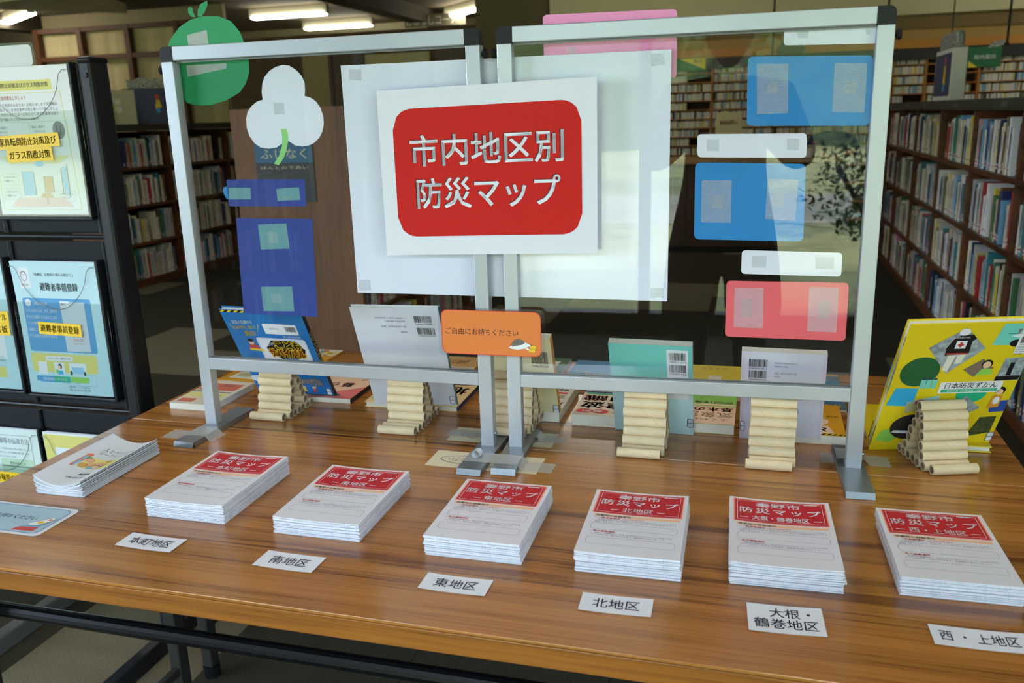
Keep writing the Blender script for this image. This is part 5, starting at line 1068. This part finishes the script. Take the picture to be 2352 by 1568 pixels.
# ---- things on top of the cases
def prop(name, mw, w_, h_, t_, mat, label, cat, fn=None):
    r = root(name, mw, label, cat); B().bbox(-w_/2, w_/2, 0, h_, -t_, 0, mat, b=.002).build('board', None, r); B().prism([(-w_*.3, 0), (w_*.3, 0), (w_*.2, h_*.6), (-w_*.2, h_*.6)], -t_-.004, -t_, PG).build('rear_strut', None, r)
    if fn: p = B(); fn(p, w_, h_); p.build('print', None, r)
    return r
BRD = M('sign_board_blue', (66, 70, 104), .6); DG = M('sign_dark', (24, 24, 30), .6)
def fig(p, x, y, s):
    p.poly(ell(x, y+.30*s, .07*s, .08*s, 16), .003, RB).poly([(x-.02*s, y+.02*s), (x+.10*s, y), (x+.06*s, y+.22*s), (x-.05*s, y+.22*s)], .003, YL).poly([(x-.08*s, y-.02*s), (x, y-.02*s), (x-.02*s, y+.12*s), (x-.06*s, y+.12*s)], .004, YL).poly([(x-.05*s, y-.14*s), (x+.04*s, y-.14*s), (x+.05*s, y), (x-.05*s, y)], .003, C4)
def s9(p, w_, h_): p.text('９', -w_*.32, h_*.78, h_*.34, DG, z=.002, bold=.03); fig(p, w_*.25, h_*.45, h_*1.0)
r = prop('subject_sign', TR(-5.0, 5.80, 1.357) @ RZ(math.radians(28)) @ UP, .37, .30, .03, BRD, 'dark blue picture sign with the figure 9 on the left bookcase', 'sign', s9)
SPK = M('sign_speckle', (150, 150, 142), .7, noise=.7, nscale=60)
B().prism([(-.14, .30), (.15, .30), (.16, .35), (.11, .39), (.05, .37), (-.02, .40), (-.09, .37), (-.15, .38)], -.02, 0, SPK).build('caption', None, r)
for k, (y_, c) in enumerate(((5.42, (196, 190, 160)), (5.12, (186, 182, 150)))):
    rn = random.Random(k+1)
    def fp(p, w_, h_, rn=rn):
        for q in range(5): p.poly(ell(rn.uniform(-w_*.3, w_*.3), rn.uniform(h_*.2, h_*.8), .03, .025, 10), .002+.0003*q, rn.choice((PG, PLY, SW)))
    prop('display_board', TR(-4.98, y_, 1.357) @ RZ(math.radians(35)) @ UP, .26, .28, .02, M('board_pale_%d' % k, c, .7), ('pale picture board beside the figure 9 sign', 'pale picture board behind the leaflet rack post')[k], 'sign', fp)
r = root('subject_sign', TR(1.45, 6.0, 1.347), 'three sided picture sign on top of the right bookcase', 'sign')
B().bbox(-.045, .045, -.30, .30, 0, .34, PG, b=.004).build('body', None, r)
m = TR(-.0455, 0, 0) @ RZ(-PI/2) @ UP
b = B(); b.rect(-.27, .27, .03, .31, .003, BRD, m); fig_b = B(); fig(b, .10, .15, .30) if 0 else None
b.poly(ell(.10, .26, .03, .03, 14), .006, RB, m).poly([(.06, .12), (.14, .10), (.12, .23), (.08, .23)], .006, YL, m).poly([(.07, .06), (.12, .06), (.13, .11), (.07, .11)], .006, C4, m); b.build('picture_panel', None, r)
B().bbox(-.035, .035, -.24, .26, .34, .45, SPK, b=.02).build('caption', None, r)
# ================================================================ far shelf wall with rows of discs
t = root('disc_shelf', (-2.2, 9.48, 0), 'wide orange wood shelf wall with rows of disc cases at the back', 'shelf')
OW = ORANGEW; xs = [0, 1.84, 2.78, 3.72, 4.05, 4.56, 5.3, 6.2, 7.15]
zs = [.10, .30, .50, .70, .84, .94, 1.04, 1.14, 1.24, 1.34, 1.44, 1.54, 1.64, 1.74]
B().box(0, 7.15, .18, .20, 0, 1.78, DBACK).build('back_panel', None, t)
for x in xs: B().bbox(x-.012, x+.012, 0, .18, 0, 1.78, OW, b=.002).build('upright', None, t)
for z in zs: B().bbox(0, 7.15, .0, .18, z-.010, z, OW, b=.001).build('shelf', None, t)
dc = B(); rn = random.Random(4)
for i in range(len(xs)-1):
    for z in zs[3:]:
        if 4.0 < xs[i] < 4.5 and z > 1.5: continue
        x = xs[i]+.02
        end = xs[i+1]-.02-(rn.random()*.3 if rn.random() < .35 else 0)
        while x < end:
            w_ = rn.choice((.011, .011, .022)); h_ = .074+rn.uniform(-.004, .006)
            if rn.random() > .04: dc.box(x, x+w_*.9, .02, .15, z+.0005, z+h_, rn.choices((BM[0], BM[1], BM[16], BM[2], BM[9], BM[11], BM[8], BM[12]), (5, 6, 5, 4, 2, 1, 1, 2))[0])
            x += w_
dc.build('disc_cases', None, t)['kind'] = 'stuff'
# signs hanging / fixed on the black fascia
def plate(name, x, z, pts, mat, label, fn=None, y=9.455):
    r = root(name, TR(x, y, z) @ UP, label, 'sign'); B().prism(pts, -.012, 0, mat).build('board', None, r)
    if fn: p = B(); fn(p); p.build('print', None, r)
    return r
SG = M('sign_green', (40, 110, 66), .6)
plate('floor_sign', 2.39, 1.68, rr(-.155, .155, 0, .20, .01), SG, 'green sign with wavy top on the black fascia at the right', lambda p: (p.poly([(-.15, 0), (-.06, 0), (-.15, .07)], .003, YL), p.text('館内案内', 0, .10, .05, SW, w=.2, z=.002), p.poly([(.02, .19), (.06, .25), (.17, .27), (.19, .22), (.10, .19)], .001, SPK)))
plate('floor_sign', -.60, 1.77, rr(-.26, .17, 0, .135, .01), SG, 'green and yellow sign on the black fascia beside the pink card', lambda p: (p.poly([(-.12, .125), (.165, .005), (.165, .130)], .002, YL), p.text('案内', .08, .095, .04, BK, w=.09, z=.004)))
for x, s in ((2.30-.14, 'round pale badge on the black fascia, left of the green sign'), (-.86+.0, 'round pale badge on the black fascia beside the green and yellow sign')):
    plate('round_badge', x, 1.78, ell(0, .06, .042, .042, 24), M('badge_pale', (206, 176, 160), .6), s, lambda p: p.poly(ell(0, .06, .020, .020, 16), .002, M('badge_rose', (170, 90, 84), .6)), y=9.448)
r = root('cat_cutout', TR(.47, 9.44, 1.90) @ UP, 'grey cat ear shaped sign above the black fascia', 'sign'); B().prism([(-.14, 0), (.12, 0), (.15, .05), (.11, .10), (.09, .15), (.05, .11), (-.05, .11), (-.10, .15), (-.11, .09), (-.15, .05)], -.01, 0, M('cat_grey', (96, 80, 60), .7)).build('board', None, r)
r = root('globe_lamp', (1.98, 9.0, 1.90), 'round white globe lamp by the back wall', 'lamp'); bm = bmesh.new(); bmesh.ops.create_uvsphere(bm, u_segments=24, v_segments=14, radius=.085); B().bm(bm).build('globe', M('globe_glow', (240, 232, 200), .4, emit=.5), r, smooth=True); B().tube([(0, 0, .08), (0, 0, .52)], .006, 8).build('stem', BLK, r); B().tube([(0, 0, .50), (0, 0, .522)], .04, 16).build('ceiling_cup', BLK, r)
for x, y, z, s in ((.262, 7.0, 1.76, 'thin black hanging rod above the upper blue card'), (2.02, 7.0, 1.77, 'thin black hanging rod at the upper right'), (1.14, 7.0, 1.9, 'thin black hanging rod behind the right frame corner')):
    r = root('hanging_rod', (x, y, z), s, 'rod'); B().tube([(0, 0, 0), (0, 0, 3.0-z)], .009, 10).build('rod', BLK, r); B().tube([(0, 0, 2.98-z), (0, 0, 3.0-z)], .03, 14).build('ceiling_plate', BLK, r); B().bbox(-.015, .015, -.015, .015, -.02, .004, None, b=.004).build('clip', BLK, r)
# ================================================================ reading counter, notice stand, seated reader
t = root('service_counter', (-.62, 7.6, 0), 'dark brown service counter with a light wooden top', 'counter')
CT = wood('counter_top', (120, 84, 44), (160, 118, 66), .4, (1, 9, 9), .2); CB = M('counter_brown', (64, 36, 18), .5, noise=.15, nscale=6)
B().bbox(-.35, 1.55, -.05, .60, .84, .885, CT, b=.006).build('worktop', None, t); B().bbox(-.30, 1.50, 0, .52, .05, .84, CB, b=.01).build('body', None, t); B().bbox(-.28, 1.48, .03, .50, 0, .05, BLK, b=.004).build('plinth', None, t)
for x in (.15, .60, 1.05): B().bbox(x-.004, x+.004, -.003, .001, .08, .83, DBACK, b=.001).build('joint_strip', None, t)
prop('notice_stand', TR(-.10, 7.75, .886) @ UP, .24, .42, .02, M('notice_cream', (196, 184, 142), .7), 'cream notice stand on the service counter', 'sign', lambda p, w_, h_: (p.text('おねがい', 0, h_*.78, .05, ORL, w=.16, z=.003, bold=.03), p.text('としょかん', 0, h_*.66, .03, M('print_khaki'), w=.16, z=.003), p.rect(-.07, .07, .06, .14, .003, SW)))
t = root('flower_box', (.55, 7.85, .886), 'low pale planter of red flowers on the service counter', 'planter'); B().bbox(-.30, .20, -.05, .05, 0, .10, M('planter_pale', (170, 160, 150), .7), b=.01).build('box', None, t)
b = B(); rn = random.Random(8)
for k in range(26): x_, y_, z_ = rn.uniform(-.28, .18), rn.uniform(-.04, .04), rn.uniform(.10, .17); b.tube([(x_, y_, z_-.01), (x_, y_, z_), (x_, y_, z_+.012)], [.004, .016, .006], 7, rn.choice((RB, M('petal_pink', (206, 90, 120), .6), LEAFM)))
b.build('blooms', None, t)['kind'] = 'stuff'
t = root('white_cup', (.63, 7.66, .886), 'small white cup at the right end of the counter', 'cup'); B().tube([(0, 0, 0), (0, 0, .01), (0, 0, .08)], [.025, .028, .036], 18, SW).build('bowl', None, t); B().tube([(.034, 0, .06), (.055, 0, .055), (.055, 0, .03), (.030, 0, .025)], .005, 8, SW).build('handle', None, t)

def skin(name, verts, edges, radii, mat, parent, sub=2):
    me = bpy.data.meshes.new(name); me.from_pydata(verts, edges, []); me.update()
    o = bpy.data.objects.new(name, me); COL.objects.link(o); o.parent = parent
    m = o.modifiers.new('skin', 'SKIN'); m.use_smooth_shade = True; m.use_x_symmetry = False
    for v, r in zip(me.skin_vertices[0].data, radii): v.radius = r if isinstance(r, tuple) else (r, r)
    me.skin_vertices[0].data[0].use_root = True
    s = o.modifiers.new('sub', 'SUBSURF'); s.levels = sub; s.render_levels = sub
    dg = bpy.context.evaluated_depsgraph_get(); dg.update()
    nm = bpy.data.meshes.new_from_object(o.evaluated_get(dg)); o.modifiers.clear(); o.data = nm
    nm.materials.clear(); nm.materials.append(mat); return o
def head(parent, x, y, z, rz, hair, skinm):
    """head centred at x,y,z facing local -y before rz"""
    H_ = TR(x, y, z) @ RZ(rz)
    bm = bmesh.new(); bmesh.ops.create_uvsphere(bm, u_segments=28, v_segments=20, radius=1)
    for v in bm.verts:
        c = v.co; wv = .075*(1-.22*max(0, -c.z)**1.5); v.co = Vector((c.x*wv, c.y*.095*(1-.12*max(0, -c.z)), c.z*.115))
        d = (Vector((v.co.x, v.co.y)) - Vector((0, -.095))).length
        if abs(c.x) < .2 and c.y < -.8 and -.25 < c.z < .15: v.co.y -= .018*(1-abs(c.x)/.2)
    b = B().bm(bm, skinm, H_)
    for s in (-1, 1):
        bm = bmesh.new(); bmesh.ops.create_uvsphere(bm, u_segments=10, v_segments=8, radius=1)
        for v in bm.verts: v.co = Vector((s*.076+v.co.x*.008, .005+v.co.y*.016, v.co.z*.030))
        b.bm(bm, skinm, H_)
    b.build('head', None, parent, smooth=True)
    e = B()
    for s in (-1, 1): e.poly(ell(s*.030, .004, .010, .0055, 12), .090, M('eye_white', (220, 216, 206), .4), H_ @ UP).poly(ell(s*.030, .004, .005, .005, 10), .0915, BLK, H_ @ UP)
    e.poly([(-.022, -.050), (0, -.054), (.022, -.050), (0, -.045)], .089, M('lips', (160, 88, 80), .5), H_ @ UP); e.build('face', None, parent)
    bm = bmesh.new(); bmesh.ops.create_uvsphere(bm, u_segments=26, v_segments=18, radius=1)
    for v in bm.verts: v.co = Vector((v.co.x*.083, .012+v.co.y*.102, .012+v.co.z*.118))
    bmesh.ops.delete(bm, geom=[v for v in bm.verts if v.co.y < -.045 and v.co.z < .055 or v.co.z < -.06], context='VERTS')
    B().bm(bm, hair, H_).build('hair', None, parent, smooth=True)
def hand(parent, p, d, up, s, skinm):
    """five fingered hand from wrist p along d"""
    p, d, up = Vector(p), Vector(d).normalized(), Vector(up).normalized(); side = d.cross(up)*s
    vs = [p, p+d*.045, p+d*.085]; ed = [(0, 1), (1, 2)]; ra = [(.022, .016), (.034, .015), (.036, .013)]
    skin('palm', [v[:] for v in vs], ed, ra, skinm, parent, 2)
    for k, (o_, L) in enumerate(((-.027, .062), (-.009, .074), (.009, .070), (.026, .054))):
        a = p+d*.080+side*o_; q = [a, a+d*L*.42-up*.004, a+d*L*.70-up*.016, a+d*L*.88-up*.030]
        skin('finger', [v[:] for v in q], [(0, 1), (1, 2), (2, 3)], [.0088, .0082, .0075, .0062], skinm, parent, 1)
    a = p+d*.025-side*.022; q = [a, a+d*.025-side*.022, a+d*.050-side*.030, a+d*.068-side*.030]
    skin('thumb', [v[:] for v in q], [(0, 1), (1, 2), (2, 3)], [.0115, .0105, .009, .0075], skinm, parent, 1)
SKINM = M('skin_tone', (206, 156, 124), .6); HAIRM = M('hair_black', (24, 20, 18), .5); SHIRTN = M('shirt_navy', (34, 44, 92), .8)
# seated reader behind the counter end
t = root('person', (.90, 8.66, 0), 'person in a navy shirt sitting at the counter end with head bent', 'person')
skin('torso', [(0, 0, .50), (0, .01, .70), (0, -.02, .92), (0, -.03, 1.02), (0, -.04, 1.10), (-.17, -.02, 1.0), (.17, -.02, 1.0), (-.24, -.12, .86), (.24, -.12, .86), (-.16, -.36, .90), (.16, -.36, .90), (-.10, -.25, .50), (.10, -.25, .50)],
     [(0, 1), (1, 2), (2, 3), (3, 4), (3, 5), (3, 6), (5, 7), (6, 8), (7, 9), (8, 10), (0, 11), (0, 12)], [.15, .14, .16, .10, .055, .075, .075, .05, .05, .04, .04, .085, .085], SHIRTN, t)
head(t, 0, -.06, 1.22, .0, HAIRM, SKINM)
for s in (-1, 1): hand(t, (s*.15, -.38, .905), (-s*.3, -1, 0), (0, 0, 1), s, SKINM); skin('leg', [(s*.10, -.26, .50), (s*.11, -.42, .48), (s*.11, -.44, .28), (s*.11, -.43, .06), (s*.11, -.52, .04)], [(0, 1), (1, 2), (2, 3), (3, 4)], [.08, .07, .055, .04, .035], M('trouser_dark', (40, 40, 46), .8), t)
t = root('stool', (.90, 8.66, 0), 'dark stool under the seated person', 'stool'); B().tube([(0, 0, .36), (0, 0, .40)], .19, 24, BLK).build('seat', None, t)
for a in range(4): B().tube([(.14*math.cos(a*PI/2+.8), .14*math.sin(a*PI/2+.8), .36), (.18*math.cos(a*PI/2+.8), .18*math.sin(a*PI/2+.8), 0)], .012, 8, BLK).build('leg', None, t)
# ---- middle wall: framed boards
def wallboard(x0, x1, z0, z1, label, mat):
    t = root('wall_board', TR((x0+x1)/2, 10.49, (z0+z1)/2) @ UP, label, 'board'); w_, h_ = (x1-x0)/2, (z1-z0)/2
    B().bbox(-w_, w_, -h_, h_, -.01, .01, mat, b=.003).build('panel', None, t)
    b = B()
    for a in ((-w_-.05, -w_, -h_-.05, h_+.05), (w_, w_+.05, -h_-.05, h_+.05), (-w_, w_, -h_-.05, -h_), (-w_, w_, h_, h_+.05)): b.bbox(*a, -.01, .03, MATS['wood_frame'], b=.004)
    b.build('frame', None, t)
wallboard(-6.0, -5.60, 1.45, 2.25, 'cream panel in a dark wood frame on the middle wall', M('board_cream', (170, 150, 100), .8))
wallboard(-5.05, -4.1, 1.75, 2.20, 'wide cream board on the middle wall above the white poster', M('board_pale', (206, 190, 140), .8))
t = root('wall_letters', TR(-4.72, 12.4, 2.80) @ UP, 'row of pale cut out letters hanging under the far ceiling', 'sign'); B().text('おはなしコーナー', 0, 0, .16, PG, w=.95).build('letters', None, t); B().bbox(-.5, .5, -.09, .09, -.012, -.002, M('letter_board', (120, 112, 90), .7), b=.003).build('board', None, t)
# poster on the oak end panel
t = root('end_poster', TR(-2.045, 2.952, 1.095) @ UP, 'blue and black poster taped on the oak end panel', 'poster')
B().prism([(-.158, -.145), (.158, -.145), (.158, .145), (-.158, .145)], 0, .001, M('poster_black', (38, 42, 44), .5)).build('sheet', None, t)
p = B().rect(-.158, .158, .045, .145, .002, M('poster_blue', (26, 92, 128), .5)).text('ふじなく', 0, .088, .055, M('poster_cream', (206, 200, 176), .6), w=.25, z=.003).text('ほんとのであい', .0, .022, .018, M('poster_cream'), w=.26, z=.003)
p.build('print', None, t)
# low shelf and notice board on the front wall, seen only mirrored in the left pane
t = root('low_shelf', (-3.9, -3.14, 0), 'low oak shelf of magazines by the front wall', 'shelf'); b = B()
for z in (.02, .38, .74, 1.06): b.bbox(0, 1.2, 0, .28, z-.02, z, SHELF, b=.002)
for x in (0, 1.18): b.bbox(x, x+.02, 0, .28, 0, 1.06, SHELF, b=.002)
b.build('frame', None, t); b = B(); rn = random.Random(6)
for z in (.02, .38, .74):
    x = .03
    while x < 1.14: w_ = rn.choice((.012, .02, .03)); b.box(x, x+w_, .05, .25, z+.001, z+rn.uniform(.2, .28), rn.choice(BM)); x += w_+.001
b.build('magazines', None, t)['kind'] = 'stuff'
prop('notice_board', TR(-1.85, -3.145, 1.15) @ RZ(PI) @ UP, .6, .8, .02, M('cork', (170, 130, 90), .8), 'cork notice board on the front wall', 'board', lambda p, w_, h_: (p.rect(-.2, 0, .4, .7, .003, SW), p.rect(.05, .22, .3, .6, .003, LB), p.rect(-.2, .1, .08, .3, .003, PLY)))
# ================================================================ photographer behind the viewpoint, seen only in the panes
COATM = M('coat_dark', (44, 36, 30), .85)
t = root('person', (.20, -1.16, 0), 'person in a dark coat taking the picture, reflected in the right pane', 'person')
skin('coat', [(0, 0, .92), (0, .0, 1.10), (0, -.02, 1.28), (0, -.03, 1.38), (0, -.02, 1.45), (-.18, -.02, 1.36), (.18, -.02, 1.36), (-.27, .02, 1.14), (.27, .02, 1.14), (-.13, .17, 1.26), (.13, .17, 1.26), (-.10, 0, .80), (.10, 0, .80), (-.13, 0, .50), (.13, 0, .50)],
     [(0, 1), (1, 2), (2, 3), (3, 4), (3, 5), (3, 6), (5, 7), (6, 8), (7, 9), (8, 10), (0, 11), (0, 12), (11, 13), (12, 14)], [.17, .15, .16, .11, .055, .08, .08, .062, .062, .042, .042, .12, .12, .11, .11], COATM, t)
for s in (-1, 1):
    skin('leg', [(s*.10, 0, .55), (s*.11, .01, .48), (s*.11, -.01, .10), (s*.11, -.01, .05), (s*.12, .12, .035)], [(0, 1), (1, 2), (2, 3), (3, 4)], [.08, .065, .045, .042, .038], M('trouser_dark'), t)
    hand(t, (s*.125, .175, 1.265), (-s*.75, .25, .45), (s*.3, .9, .1), -s, SKINM)
head(t, 0, .05, 1.585, PI, HAIRM, SKINM)
t = root('camera_body', (.20, -.975, 1.328), 'black camera held up by the person in the dark coat', 'camera'); B().bbox(-.065, .065, -.035, .005, -.045, .045, BLK, b=.01).bbox(-.025, .025, -.03, .0, .045, .066, BLK, b=.006).build('body', None, t); B().tube([(0, 0, 0), (0, .035, 0)], .033, 24, BLK).build('lens', None, t)
bpy.data.objects.remove(_txto)
